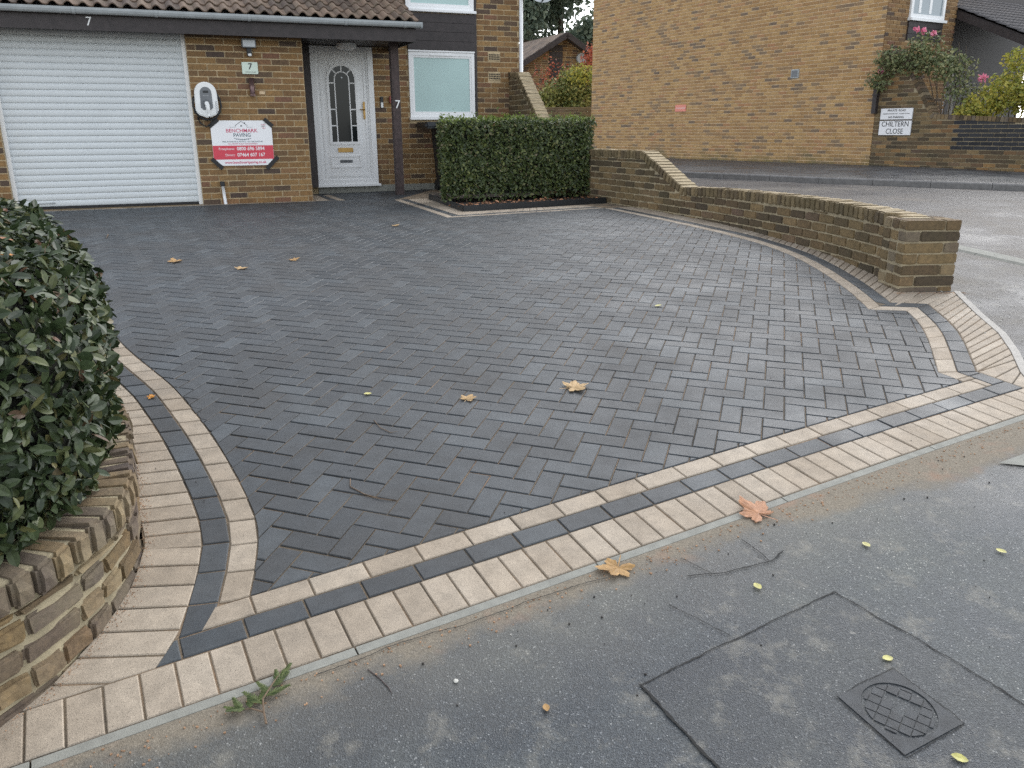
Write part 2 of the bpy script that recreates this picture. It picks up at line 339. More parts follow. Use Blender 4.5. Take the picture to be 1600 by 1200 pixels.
def unit_box(jit, r, chamfer=0):
    vs = [Vector((x, y, z)) for x in (-.5, .5) for y in (-.5, .5) for z in (-.5, .5)]
    vs = [v + Vector([r.uniform(-jit, jit) for _ in range(3)]) for v in vs]
    return [tuple(v) for v in vs], [(0, 1, 3, 2), (4, 6, 7, 5), (0, 4, 5, 1), (2, 3, 7, 6), (0, 2, 6, 4), (1, 5, 7, 3)]
def rough_box(seed, dims, rad, amp, nx=5, ny=3, nz=3, freq=14):
    """a worn brick: rounded, knocked about; dims in metres, result scaled to a unit box"""
    bm = bmesh.new(); bmesh.ops.create_cube(bm, size=1)
    bmesh.ops.scale(bm, vec=dims, verts=bm.verts)
    bmesh.ops.bevel(bm, geom=list(bm.edges), offset=rad, segments=2, affect='EDGES')
    bmesh.ops.subdivide_edges(bm, edges=[e for e in bm.edges if e.calc_length() > min(dims) * .5], cuts=1, use_grid_fill=True)
    off = Vector((seed * 7.3, seed * 3.1, seed * 1.7))
    for v in bm.verts:
        v.co += noise.noise_vector(v.co * freq + off) * amp + noise.noise_vector(v.co * freq * 3 + off) * amp * .45
    bm.normal_update()
    vs = [(v.co.x / dims[0], v.co.y / dims[1], v.co.z / dims[2]) for v in bm.verts]; bm.verts.index_update()
    fs = [tuple(v.index for v in f.verts) for f in bm.faces]; bm.free(); return vs, fs
BOXV = [unit_box(.012, rnd) for _ in range(8)]
ROUGHV = [rough_box(i, (.236, .22, .072), .007, .006) for i in range(8)]
ROUGHN = [rough_box(40 + i, (.236, .22, .072), .011, .010) for i in range(8)]
ROUGHM = [rough_box(60 + i, (.072, .225, .105), .013, .011) for i in range(8)]
ROUGHC = [rough_box(20 + i, (.072, .225, .105), .009, .008) for i in range(8)]
def frame(origin, ux, uy, uz=(0, 0, 1)):
    ux, uy, uz = Vector(ux), Vector(uy), Vector(uz)
    return Matrix(((ux.x, uy.x, uz.x, origin[0]), (ux.y, uy.y, uz.y, origin[1]), (ux.z, uy.z, uz.z, origin[2]), (0, 0, 0, 1)))
def clip_half(poly, a, b, c):
    """keep a*x+b*y+c>=0"""
    out = []
    for i in range(len(poly)):
        p, q = poly[i - 1], poly[i]; dp, dq = a*p[0] + b*p[1] + c, a*q[0] + b*q[1] + c
        if (dp >= 0) != (dq >= 0):
            t = dp / (dp - dq); out.append((p[0] + (q[0] - p[0]) * t, p[1] + (q[1] - p[1]) * t))
        if dq >= 0: out.append(q)
    return out
def area(p): return .5 * sum(p[i-1][0]*p[i][1] - p[i][0]*p[i-1][1] for i in range(len(p)))
def clean(p, eps=1e-4):
    out = []
    for q in p:
        if not out or (abs(q[0]-out[-1][0]) + abs(q[1]-out[-1][1])) > eps: out.append(q)
    if len(out) > 1 and abs(out[0][0]-out[-1][0]) + abs(out[0][1]-out[-1][1]) < eps: out.pop()
    return out
def sheet(name, poly, dz, m, parent=None, step=.3, kind=None, zf=None):
    """polygon laid on the terrain profile, cut into strips so that it follows the slope"""
    ys = [p[1] for p in poly]; y = math.floor(min(ys) / step) * step; b = MB()
    zf = zf or g
    while y < max(ys):
        q = clean(clip_half(clip_half(poly, 0, 1, -y), 0, -1, y + step))
        if len(q) > 2 and abs(area(q)) > 1e-6:
            if area(q) < 0: q = q[::-1]
            b.add([(px, py, zf(py) + dz) for px, py in q], [tuple(range(len(q)))])
        y += step
        if y > 20: step = 5
    return b.build(name, m, parent, kind=kind)
def catmull(pts, per=6):
    P = [Vector(p) for p in pts]; P = [P[0]*2 - P[1]] + P + [P[-1]*2 - P[-2]]; out = []
    for i in range(1, len(P) - 2):
        a, b, c, d = P[i-1:i+3]
        for k in range(per):
            t = k / per; out.append(.5*((2*b) + (c-a)*t + (2*a-5*b+4*c-d)*t*t + (3*b-a-3*c+d)*t**3))
    out.append(P[-2]); return out
def offset(pl, d):
    """left-hand offset of a 2-D polyline with mitres"""
    out = []
    for i, p in enumerate(pl):
        a = (p - pl[i-1]).normalized() if i else (pl[1] - p).normalized(); b = (pl[i+1] - p).normalized() if i < len(pl)-1 else a
        na, nb = Vector((-a.y, a.x)), Vector((-b.y, b.x)); n = (na + nb).normalized(); out.append(p + n * d / max(.35, n.dot(na)))
    return out
class Path:
    def __init__(s, pts):
        s.p = [Vector(q) for q in pts]; s.s = [0]
        for a, b in zip(s.p, s.p[1:]): s.s.append(s.s[-1] + (b - a).length)
        s.len = s.s[-1]
    def at(s, t):
        i = min(max(bisect_right(s.s, t) - 1, 0), len(s.p) - 2); L = s.s[i+1] - s.s[i]
        return s.p[i] + (s.p[i+1] - s.p[i]) * ((t - s.s[i]) / L)
    def dir(s, t, h=.03): return (s.at(min(t + h, s.len)) - s.at(max(t - h, 0))).normalized()
def text(name, body, size, mtx, m, parent, align='CENTER', sx=1.0, bold=0, depth=.0006):
    cu = bpy.data.curves.new(name, 'FONT'); cu.body = body; cu.size = size; cu.align_x = align; cu.align_y = 'CENTER'; cu.extrude = depth; cu.offset = bold; cu.resolution_u = 3
    t = bpy.data.objects.new(name, cu); COL.objects.link(t); dg = bpy.context.evaluated_depsgraph_get(); dg.update()
    me = bpy.data.meshes.new_from_object(t.evaluated_get(dg)); bpy.data.objects.remove(t); bpy.data.curves.remove(cu)
    me.name = name; me.materials.clear(); me.materials.append(M[m]); o = bpy.data.objects.new(name, me)
    return link(o, parent, mtx @ Matrix.Diagonal((sx, 1, 1, 1)))
# ================================================================== GROUND
def F2(s, t): v = Vector((FX, FY)) + FE * s + FN * t; return (v.x, v.y)
sheet("ground", [(-150, -28), (150, -28), (150, 200), (-150, 200)], -.06, 'soil', step=.5, kind="structure")
foot = sheet("footway", [F2(-6, -.041), F2(-6, -6), F2(7.5, -6), F2(7.5, -1.2), F2(5.2, -.15), F2(4.9, -.041)], 0, 'asphalt', step=.2, kind="structure")
# ---- driveway outlines (plan view)
LI = catmull([(-.885, 2.33), (-.905, 2.45), (-.921, 2.556), (-.937, 2.652), (-.97, 2.81), (-1.016, 2.956), (-1.096, 3.117), (-1.195, 3.294), (-1.336, 3.527), (-1.481, 3.755),
              (-1.693, 4.064), (-1.876, 4.315), (-2.19, 4.681), (-2.469, 5.03), (-2.80, 5.53), (-3.3, 6.25), (-4.3, 7.5), (-6.0, 9.3), (-7.2, 10.5)], 3)
RI1 = catmull([(1.245, 11.187), (1.75, 9.81), (2.15, 8.757), (2.41, 8.007), (2.534, 7.281), (2.562, 6.699), (2.556, 6.249), (2.531, 5.899), (2.496, 5.642)], 4)
RI2 = catmull([(2.745, 5.605), (2.705, 5.345), (2.645, 5.12), (2.566, 4.896), (2.455, 4.594), (2.39, 4.424)], 4)
RI3 = [Vector((2.444, 4.32)), Vector((2.62, 3.98))]
RI = RI1 + RI2 + RI3
TH = math.radians(22.5); HU = Vector((math.cos(TH), math.sin(TH))); HN = Vector((-math.sin(TH), math.cos(TH))); C0 = Vector((-2.97, 12.6))
def HP2(u, n): v = C0 + HU * u + HN * n; return (v.x, v.y)
HPOLY = [tuple(p) for p in reversed(RI)] + [(-.774, 10.13), (-1.761, 12.666), (-1.35, 14.46), HP2(.10, 1.10), (-2.93, 13.6), (-2.48, 12.60), HP2(.45, -.13), HP2(-4.6, -.13)] + [tuple(p) for p in reversed(LI)]
T1, T2, T3 = .204, .307, .410
def tcl(poly, t, keep_above=True):
    s = 1 if keep_above else -1
    return clip_half(poly, s * FN.x, s * FN.y, -s * (FN.x * FX + FN.y * FY + t))
HPOLY = clean(tcl(HPOLY, T3 + .001))
if area(HPOLY) < 0: HPOLY = HPOLY[::-1]
# outer wall lines
GW = catmull([(-.03, 15.14), (.55, 13.8), (1.20, 12.35), (1.897, 10.655), (2.42, 9.19), (2.80, 7.74), (2.92, 6.88), (2.95, 6.44), (2.94, 6.10)], 8)   # garden wall, drive-side face
LW = catmull([(-2.5, .75), (-1.95, 1.25), (-1.62, 1.66), (-1.462, 1.949), (-1.378, 2.166), (-1.344, 2.49), (-1.389, 2.76), (-1.463, 2.93), (-1.645, 3.32), (-1.80, 3.60), (-2.25, 4.22), (-2.75, 4.85), (-3.2, 5.5), (-3.9, 6.5)], 8)
EDG = [Vector((3.33, 6.12)), Vector((3.185, 5.524)), Vector((3.103, 5.099)), Vector((2.99, 4.76)), Vector((2.857, 4.43)), Vector((2.80, 4.22))]
bed_poly = [F2(-1.6, -.003), F2(4.72, -.003), tuple(EDG[-1])] + [tuple(p) for p in reversed(EDG[:-1])] + [(2.94, 6.10)] + [tuple(p) for p in reversed(GW)] + [HP2(-5.5, .02), (-8.5, 9.5), (-4.4, 7.1)] + [tuple(p) for p in reversed(LW[:-1])][:-8]
drive = sheet("driveway", clean(bed_poly), -.0055, 'sand', step=.2, kind="structure")
def slope_frame(c, d2, dz=0, tilt=0):
    gp = (g(c[1] + .03) - g(c[1] - .03)) / .06
    n = Vector((rnd.gauss(0, tilt), -gp + rnd.gauss(0, tilt), 1)).normalized(); ux = Vector((d2[0], d2[1], 0)); ux = (ux - n * ux.dot(n)).normalized(); uy = n.cross(ux)
    return frame((c[0], c[1], g(c[1]) + dz), ux, uy, n)
def inset(poly, d):
    q = list(poly)
    for i in range(len(poly)):
        a, b = poly[i-1], poly[i]; ex, ey = b[0]-a[0], b[1]-a[1]; L = math.hypot(ex, ey)
        if L < 1e-6: continue
        nx, ny = -ey / L, ex / L; q = clip_half(q, nx, ny, -(nx*a[0] + ny*a[1]) - d)
        if len(q) < 3: return []
    return clean(q)
def convex(p):
    return all((p[i-1][0]-p[i-2][0])*(p[i][1]-p[i-1][1]) - (p[i-1][1]-p[i-2][1])*(p[i][0]-p[i-1][0]) > -1e-7 for i in range(len(p)))
def inset_any(q, d):
    if convex(q): return inset(q, d)
    cx, cy = sum(p[0] for p in q)/len(q), sum(p[1] for p in q)/len(q); return [(cx + (x-cx)*.95, cy + (y-cy)*.95) for x, y in q]
def block_var(poly, ch=.0035, h=.05):
    """prism with chamfered top from a convex CCW polygon in local coordinates"""
    t = inset_any(poly, ch); n = len(poly)
    if len(t) != n: t = [(x * .97, y * .97) for x, y in poly]
    vs = [(x, y, 0) for x, y in t] + [(x, y, -ch) for x, y in poly] + [(x, y, -h) for x, y in poly]
    fs = [tuple(range(n))] + [(n + i, n + (i+1) % n, (i+1) % n, i) for i in range(n)] + [(2*n + i, 2*n + (i+1) % n, n + (i+1) % n, n + i) for i in range(n)]
    return vs, fs
# ---- herringbone field
HX, HY, HA, CELL = 2.5144, 7.5946, -.3014, .1015
E1 = Vector((math.cos(HA), math.sin(HA))); E2 = Vector((-math.sin(HA), math.cos(HA))); JT = .0024
def node(i, j): return Vector((HX, HY)) + E1 * (i * CELL) - E2 * (j * CELL)
def pip(x, y, P):
    c = False
    for i in range(len(P)):
        x1, y1 = P[i-1]; x2, y2 = P[i]
        if (y1 > y) != (y2 > y) and x < (x2 - x1) * (y - y1) / (y2 - y1) + x1: c = not c
    return c
SEG = [(HPOLY[i-1], HPOLY[i]) for i in range(len(HPOLY))]
def near_edge(c, r):
    for (ax, ay), (bx, by) in SEG:
        dx, dy = bx-ax, by-ay; L = dx*dx + dy*dy
        t = 0 if L < 1e-9 else min(1, max(0, ((c.x-ax)*dx + (c.y-ay)*dy) / L))
        if (ax + dx*t - c.x)**2 + (ay + dy*t - c.y)**2 < r*r: return True
    return False
hx_, hy_ = CELL - JT, CELL / 2 - JT
full = block_var([(-hx_, -hy_), (hx_, -hy_), (hx_, hy_), (-hx_, hy_)])
field = Pieces([full])
xs = [p[0] for p in HPOLY]; ys = [p[1] for p in HPOLY]
for i in range(-95, 25):
    for k in range(-24, 22):
        j = 4 * k + i
        for hor in (True, False):
            a = node(i, j) if hor else node(i, j + 1)
            L, W = (2, 1) if hor else (1, 2)
            c = a + E1 * (CELL * L / 2) - E2 * (CELL * W / 2)
            if not (min(xs) - .2 < c.x < max(xs) + .2 and min(ys) - .2 < c.y < max(ys) + .2): continue
            d = E1 if hor else E2
            if near_edge(c, .125):
                rect = [(a + E1*(CELL*p) - E2*(CELL*q)) for p, q in ((0, W), (L, W), (L, 0), (0, 0))]
                q = [tuple(p) for p in HPOLY]
                for n in range(4):
                    u, v = rect[n-1], rect[n]; e = (v - u).normalized(); nx, ny = -e.y, e.x
                    q = clip_half(q, nx, ny, -(nx*u.x + ny*u.y))
                    if not q: break
                q = clean(q, .002) if q else []
                if len(q) < 3 or area(q) < 1.2e-4: continue
                q2 = inset_any(q, JT) or []
                if len(q2) < 3 or area(q2) < 6e-5: continue
                cx, cy = sum(p[0] for p in q2)/len(q2), sum(p[1] for p in q2)/len(q2)
                fr = slope_frame((cx, cy), E1, rnd.gauss(0, .0007), .003); field.var.append(block_var([((p[0]-cx)*E1.x + (p[1]-cy)*E1.y, (p[0]-cx)*E2.x + (p[1]-cy)*E2.y) for p in q2]))
                field.add(fr, len(field.var) - 1)
            elif pip(c.x, c.y, HPOLY):
                field.add(slope_frame(c, d, rnd.gauss(0, .0008), .0035), 0)
field.emit("charcoal_paving_block", drive, 'charcoal', 300)
# ---- borders
buff = Pieces([]); dark = Pieces([])
def put(pc, poly, dz=0):
    poly = clean(poly, .003)
    if len(poly) < 3: return
    if area(poly) < 0: poly = poly[::-1]
    q = inset(poly, .003)
    if len(q) < 3 or area(q) < 4e-4: return
    c = Vector((sum(p[0] for p in q)/len(q), sum(p[1] for p in q)/len(q)))
    e = (Vector(poly[1]) - Vector(poly[0])).normalized(); n = Vector((-e.y, e.x))
    pc.var.append(block_var([((Vector(p)-c).dot(e), (Vector(p)-c).dot(n)) for p in q])); pc.add(slope_frame(c, e, rnd.gauss(0, .0008) + dz, .003), len(pc.var) - 1)
def cut_line(poly, p, q):
    """keep the left side of the line p->q"""
    p, q = Vector(p), Vector(q); e = (q - p).normalized(); return clip_half(poly, -e.y, e.x, -(-e.y*p.x + e.x*p.y))
def strip(pc, A, B, L, clip=None, phase=0):
    """blocks between two matched polylines"""
    pa, pb = Path(A), Path(B); n = max(1, round((pa.len + pb.len) / 2 / L)); k = 0
    for i in range(n):
        a0, a1 = i / n, (i + 1) / n
        poly = [pa.at(a0*pa.len), pa.at(a1*pa.len), pb.at(a1*pb.len), pb.at(a0*pb.len)]; poly = [tuple(p) for p in poly]
        if clip: poly = clip(poly)
        if len(poly) > 2: put(pc, poly)
NF = 58
LC, CS, SO = offset(LI, .103), offset(LI, .206), offset(LI, .412)
LCp = [(-1.019, 2.502), (-1.030, 2.30)]; CSp = [(-1.098, 2.34), (-1.122, 2.11)]
for n in range(-14, 46): put(buff, [F2(n*.103, 0), F2((n+1)*.103, 0), F2((n+1)*.103, T1), F2(n*.103, T1)])
RC, RS = offset(RI, .103), offset(RI, .206)
for n in range(-5, 24):
    s0 = .03 + n*.2035
    q = [F2(s0, T1), F2(s0+.2035, T1), F2(s0+.2035, T2), F2(s0, T2)]
    q = cut_line(q, CSp[1], CSp[0]) if False else cut_line(q, CSp[0], CSp[1]) if s0 < 1 else q
    if s0 > 2: q = cut_line(q, RS[-1], RS[-2])
    if len(q) > 2: put(dark, q)
    s0 = .075 + n*.2035; q = [F2(s0, T2), F2(s0+.2035, T2), F2(s0+.2035, T3), F2(s0, T3)]
    q = cut_line(q, LCp[0], LCp[1]) if s0 < 1 else cut_line(q, RC[-1], RC[-2])
    if len(q) > 2: put(buff, q)
def seg_strip(pc, A, B, brk, L, clip):
    for a, b in zip(brk, brk[1:]): strip(pc, A[a:b+1], B[a:b+1], L, clip)
nL = len(LI) - 1
strip(buff, LI, LC, .2035 * .82, lambda q: tcl(q, T3)); strip(dark, LC, CS, .2035 * .86, lambda q: tcl(q, T2)); kS = next(i for i, p in enumerate(CS) if p.y > 2.80)
strip(buff, CS[kS:], [SO[kS] * .3 + Vector((-1.40, 2.79)) * .7] + SO[kS+1:], .106)
strip(buff, [Vector(p) for p in ((-1.33, 1.72), (-1.19, 1.93), (-1.118, 2.13), (-1.092, 2.30), (-1.106, 2.42), (-1.125, 2.56), (-1.142, 2.654))] + [CS[kS]], [Vector(p) for p in ((-1.60, 1.70), (-1.47, 1.94), (-1.40, 2.12), (-1.37, 2.27), (-1.353, 2.42), (-1.355, 2.6), (-1.40, 2.79))], .112, lambda q: tcl(q, T1))
n1 = len(RI1) - 1; n2 = n1 + 1; n3 = n2 + len(RI2) - 1; brk = [0, n1, n2, n3, n3 + 1, len(RI) - 1]
seg_strip(buff, RI, RC, brk, .2035, lambda q: tcl(q, T3)); seg_strip(dark, RC, RS, brk, .2035, lambda q: tcl(q, T2))
# soldiers between the charcoal band and the garden wall / edging
GWp = Path(GW)
def near_on(P, p):
    best = min(range(201), key=lambda k: (P.at(P.len*k/200) - p).length); return P.len * best / 200
ga = near_on(GWp, RS[0]); gb = GWp.len
outer = [GWp.at(ga + (gb - ga) * k / 60) + Vector((.02, 0)) for k in range(61)] + [Vector((2.945, 5.83))]
strip(buff, RS[:n1+1], outer, .104)
strip(buff, RS[n1:n2+1], [Vector((2.945, 6.09)), Vector((3.32, 6.10))], .104)
strip(buff, RS[n2:], EDG, .104, lambda q: tcl(q, T1))
# border round the planter, and by the pillar
PL = [Vector((1.245, 11.187)), Vector((-.774, 10.13)), Vector((-1.761, 12.666))]
PA = [offset(PL, -d) for d in (0, .103, .206, .50)]
for k, (pc, L) in enumerate(((buff, .2035), (dark, .2035), (buff, .104))): seg_strip(pc, PA[k], PA[k+1], [0, 1, 2], L, None)
strip(buff, [Vector(HP2(-3.95, -.128)), Vector(HP2(.48, -.128))], [Vector(HP2(-3.95, -.02)), Vector(HP2(.40, -.02))], .2035)
PB = [[Vector((-2.48, 12.60)), Vector((-2.93, 13.6))], [Vector((-2.60, 12.60)), Vector((-3.03, 13.57))], [Vector((-2.72, 12.61)), Vector((-3.12, 13.54))], [Vector((-2.93, 12.63)), Vector((-3.32, 13.5))]]
for k, (pc, L) in enumerate(((buff, .2035), (dark, .2035), (buff, .104))): strip(pc, PB[k], PB[k+1], L)
buff.emit("buff_paving_block", drive, 'buff', 300); dark.emit("charcoal_border_block", drive, 'charcoal', 300)
# ---- concrete edging strips
for n in range(-2, 5):
    s0 = .02 + n * .914; b = MB(); q = [F2(s0, -.040), F2(s0+.908, -.040), F2(s0+.908, -.005), F2(s0, -.005)]
    b.add([(x, y, g(y) + .001) for x, y in q] + [(x, y, g(y) - .12) for x, y in q], [(0, 1, 2, 3), (4, 5, 1, 0), (5, 6, 2, 1), (6, 7, 3, 2), (7, 4, 0, 3)]); b.build("edging_kerb", 'concrete', drive)
EO = offset(EDG, .045)
for a in range(len(EDG) - 1):
    b = MB(); q = [tuple(EDG[a]), tuple(EDG[a+1]), tuple(EO[a+1]), tuple(EO[a])]
    b.add([(x, y, g(y) + .002) for x, y in q] + [(x, y, g(y) - .12) for x, y in q], [(0, 1, 2, 3), (4, 5, 1, 0), (5, 6, 2, 1), (6, 7, 3, 2), (7, 4, 0, 3)]); b.build("edging_kerb", 'concrete_white', drive)
# ---- road side
KR = [Vector(p) for p in ((.2, 15.6), (1.6, 13.2), (2.5, 11.6), (3.3, 9.9), (3.85, 8.5), (4.09, 7.60), (4.33, 6.93), (4.75, 5.9), (5.3, 4.7), (6.0, 3.4), (7.2, 1.5))]
KRo = offset(KR, .20)
FKp = [Vector(p) for p in ((-6, 24.2), (-2, 20.9), (.5, 19.05), (3.36, 16.97), (5.74, 15.1), (8.29, 13.55), (12, 11.4), (20, 7), (34, 0))]
sheet("apron", [tuple(p) for p in EO] + [F2(4.9, -.05), F2(5.2, -.15), F2(7.5, -1.2)] + [tuple(p) for p in reversed(KR[:-1])] + [tuple(p) for p in GW if p.y < 15] + [(3.33, 6.10)], -.004, 'apron', step=.25, kind="structure")
road = sheet("road", [tuple(p) for p in KRo] + [(30, -8)] + [tuple(p) for p in reversed(FKp)], -.002, 'road', step=.4, kind="structure")
ffz = lambda y: g(y)
farfoot = sheet("far_footway", [tuple(p) for p in offset(FKp, .12)] + [(60, 30), (40, 60), (-20, 60)], .10, 'farfoot', step=.5, kind="structure")
def kerb_run(P, wid, top, name, parent, m, L=.914):
    pa = Path(P); k = 0
    while k * L < pa.len - .2:
        a, b_ = pa.at(k*L + .004), pa.at(min((k+1)*L - .004, pa.len)); e = (b_ - a).normalized(); n = Vector((-e.y, e.x)) * wid; mb = MB()
        q = [a, b_, b_ + n, a + n]; vs = [(p.x, p.y, g(p.y) + top) for p in q] + [(p.x, p.y, g(p.y) - .1) for p in q]
        ch = .018; vs[0] = (q[0].x + n.x*.15, q[0].y + n.y*.15, vs[0][2]); vs[1] = (q[1].x + n.x*.15, q[1].y + n.y*.15, vs[1][2])
        mb.add(vs + [(q[0].x, q[0].y, g(q[0].y) + top - ch), (q[1].x, q[1].y, g(q[1].y) + top - ch)], [(0, 1, 2, 3), (8, 9, 1, 0), (4, 5, 9, 8), (5, 6, 2, 1, 9), (6, 7, 3, 2), (7, 4, 8, 0, 3)])
        fix_normals(mb.build(name, m, parent)); k += 1
kerb_run(FKp, .125, .10, "kerb_stone", farfoot, 'kerb')
kerb_run(KR, .19, .012, "flush_kerb_stone", road, 'concrete')
sheet("concrete_slab", [(2.15, 3.37), (2.9, 3.2), (3.2, 3.9), (2.45, 3.52)], .006, 'concrete', foot, step=.2)
# ---- patch, cracks, inspection cover
sheet("asphalt_patch", [(.38, 2.094), (.543, 1.806), (.9, 1.1), (2.3, 1.2), (1.75, 1.65), (1.488, 2.012), (1.309, 2.264), (1.111, 2.511), (.84, 2.356), (.599, 2.219)], .003, 'patch', foot, step=.1)
def crack(pts, w, seed):
    P = Path(pts); r = random.Random(seed); n = max(4, int(P.len / .012)); b = MB(); L = []; R = []
    for i in range(n + 1):
        t = P.len * i / n; p = P.at(t); d = P.dir(t, .02); nn = Vector((-d.y, d.x)); o = noise.noise(Vector((p.x*9, p.y*9, seed))) * .010 + r.uniform(-.0014, .0014)
        ww = w * (.35 + .9 * abs(noise.noise(Vector((p.x*23, p.y*23, seed+5))))) + .0006
        a, c = p + nn*(o+ww), p + nn*(o-ww); L.append((a.x, a.y, g(a.y) + .0055)); R.append((c.x, c.y, g(c.y) + .0055))
    b.add(L + R, [(i, n+1+i, n+2+i, i+1) for i in range(n)]); b.build("crack", 'crack', foot)
crack([(.38, 2.094), (.599, 2.219), (.84, 2.356), (1.111, 2.511)], .0028, 1); crack([(1.111, 2.511), (1.309, 2.264), (1.488, 2.012), (1.75, 1.65)], .0032, 2)
crack([(.376, 2.094), (.467, 1.943), (.543, 1.806), (.7, 1.5)], .0055, 3); crack([(.624, 2.599), (.739, 2.619), (.948, 2.684), (1.01, 2.748)], .0035, 4)
crack([(.871, 2.821), (.948, 2.684)], .0022, 5); crack([(.614, 2.702), (.726, 2.616)], .002, 6); crack([(.527, 2.45), (.618, 2.386), (.698, 2.295)], .0014, 7)
crack([(-.6, 2.14), (-.35, 2.28), (-.1, 2.39), (.15, 2.52), (.33, 2.60)], .0016, 8)
cc = Vector((1.114, 1.993)); ce = (Vector((1.152, 2.145)) - Vector((.947, 2.04))).normalized()
cover = thing("inspection_cover", (cc.x, cc.y, g(cc.y)), "round patterned iron lid in a square frame set in the footway", "inspection cover")
fr = slope_frame(cc, ce, .0065)
def ring(r0, r1, n=40): return [(r0*math.cos(2*math.pi*i/n), r0*math.sin(2*math.pi*i/n)) for i in range(n)], [(r1*math.cos(2*math.pi*i/n), r1*math.sin(2*math.pi*i/n)) for i in range(n)]
hs_ = .118; R0 = .1035
b = MB(); n = 40; inn = [fr @ Vector((R0*math.cos(2*math.pi*i/n), R0*math.sin(2*math.pi*i/n), 0)) for i in range(n)]; outq = []
for i in range(n):
    a = 2*math.pi*i/n; k = hs_ / max(abs(math.cos(a)), abs(math.sin(a))); outq.append(fr @ Vector((k*math.cos(a), k*math.sin(a), 0)))
low = [p - Vector((0, 0, .02)) for p in inn]
b.add(inn + outq + low, [(i, n+i, n+(i+1) % n, (i+1) % n) for i in range(n)] + [(2*n+i, i, (i+1) % n, 2*n+(i+1) % n) for i in range(n)]); b.build("frame", 'iron', cover)
b = MB(); b.add([fr @ Vector((1.06*R0*math.cos(2*math.pi*i/n), 1.06*R0*math.sin(2*math.pi*i/n), -.006)) for i in range(n)], [tuple(range(n))]); b.build("grit_gap", 'iron_gap', cover)
for k in range(4):
    a0, a1 = fr @ Vector(((hs_+.004)*(1, -1, -1, 1)[k], (hs_+.004)*(1, 1, -1, -1)[k], 0)), fr @ Vector(((hs_+.004)*(-1, -1, 1, 1)[k], (hs_+.004)*(1, -1, -1, 1)[k], 0)); crack([(a0.x, a0.y), (a1.x, a1.y)], .0010, 30 + k)
lid = MB(); rl = R0 - .004; lid.add([fr @ Vector((rl*math.cos(2*math.pi*i/n), rl*math.sin(2*math.pi*i/n), -.0065)) for i in range(n)] + [fr @ Vector((rl*math.cos(2*math.pi*i/n), rl*math.sin(2*math.pi*i/n), -.02)) for i in range(n)],
        [tuple(range(n))] + [(n+i, n+(i+1) % n, (i+1) % n, i) for i in range(n)]); lid = lid.build("lid", 'iron', cover)
fl = slope_frame(cc, Vector((.80, -.60)), .0065); tp = .0335
for i in range(-3, 4):
    for j in range(-3, 4):
        x, y = i*tp, j*tp
        if i in (-1, 0, 1) and j in (-0, 1) and not (j == 0 and i != 0): continue
        q = [(x-tp*.452, y-tp*.452), (x+tp*.452, y-tp*.452), (x+tp*.452, y+tp*.452), (x-tp*.452, y+tp*.452)]
        ok = all(math.hypot(*p) < rl - .004 for p in q)
        if not ok:
            for a in range(24): q = clip_half(q, -math.cos(a*math.pi/12), -math.sin(a*math.pi/12), rl - .005)
            q = clean(q)
        if len(q) < 3 or abs(area(q)) < 1e-4: continue
        b = MB(); b.prism(q, fl, -.008, 0.0); b.build("raised_pad", 'iron', lid)
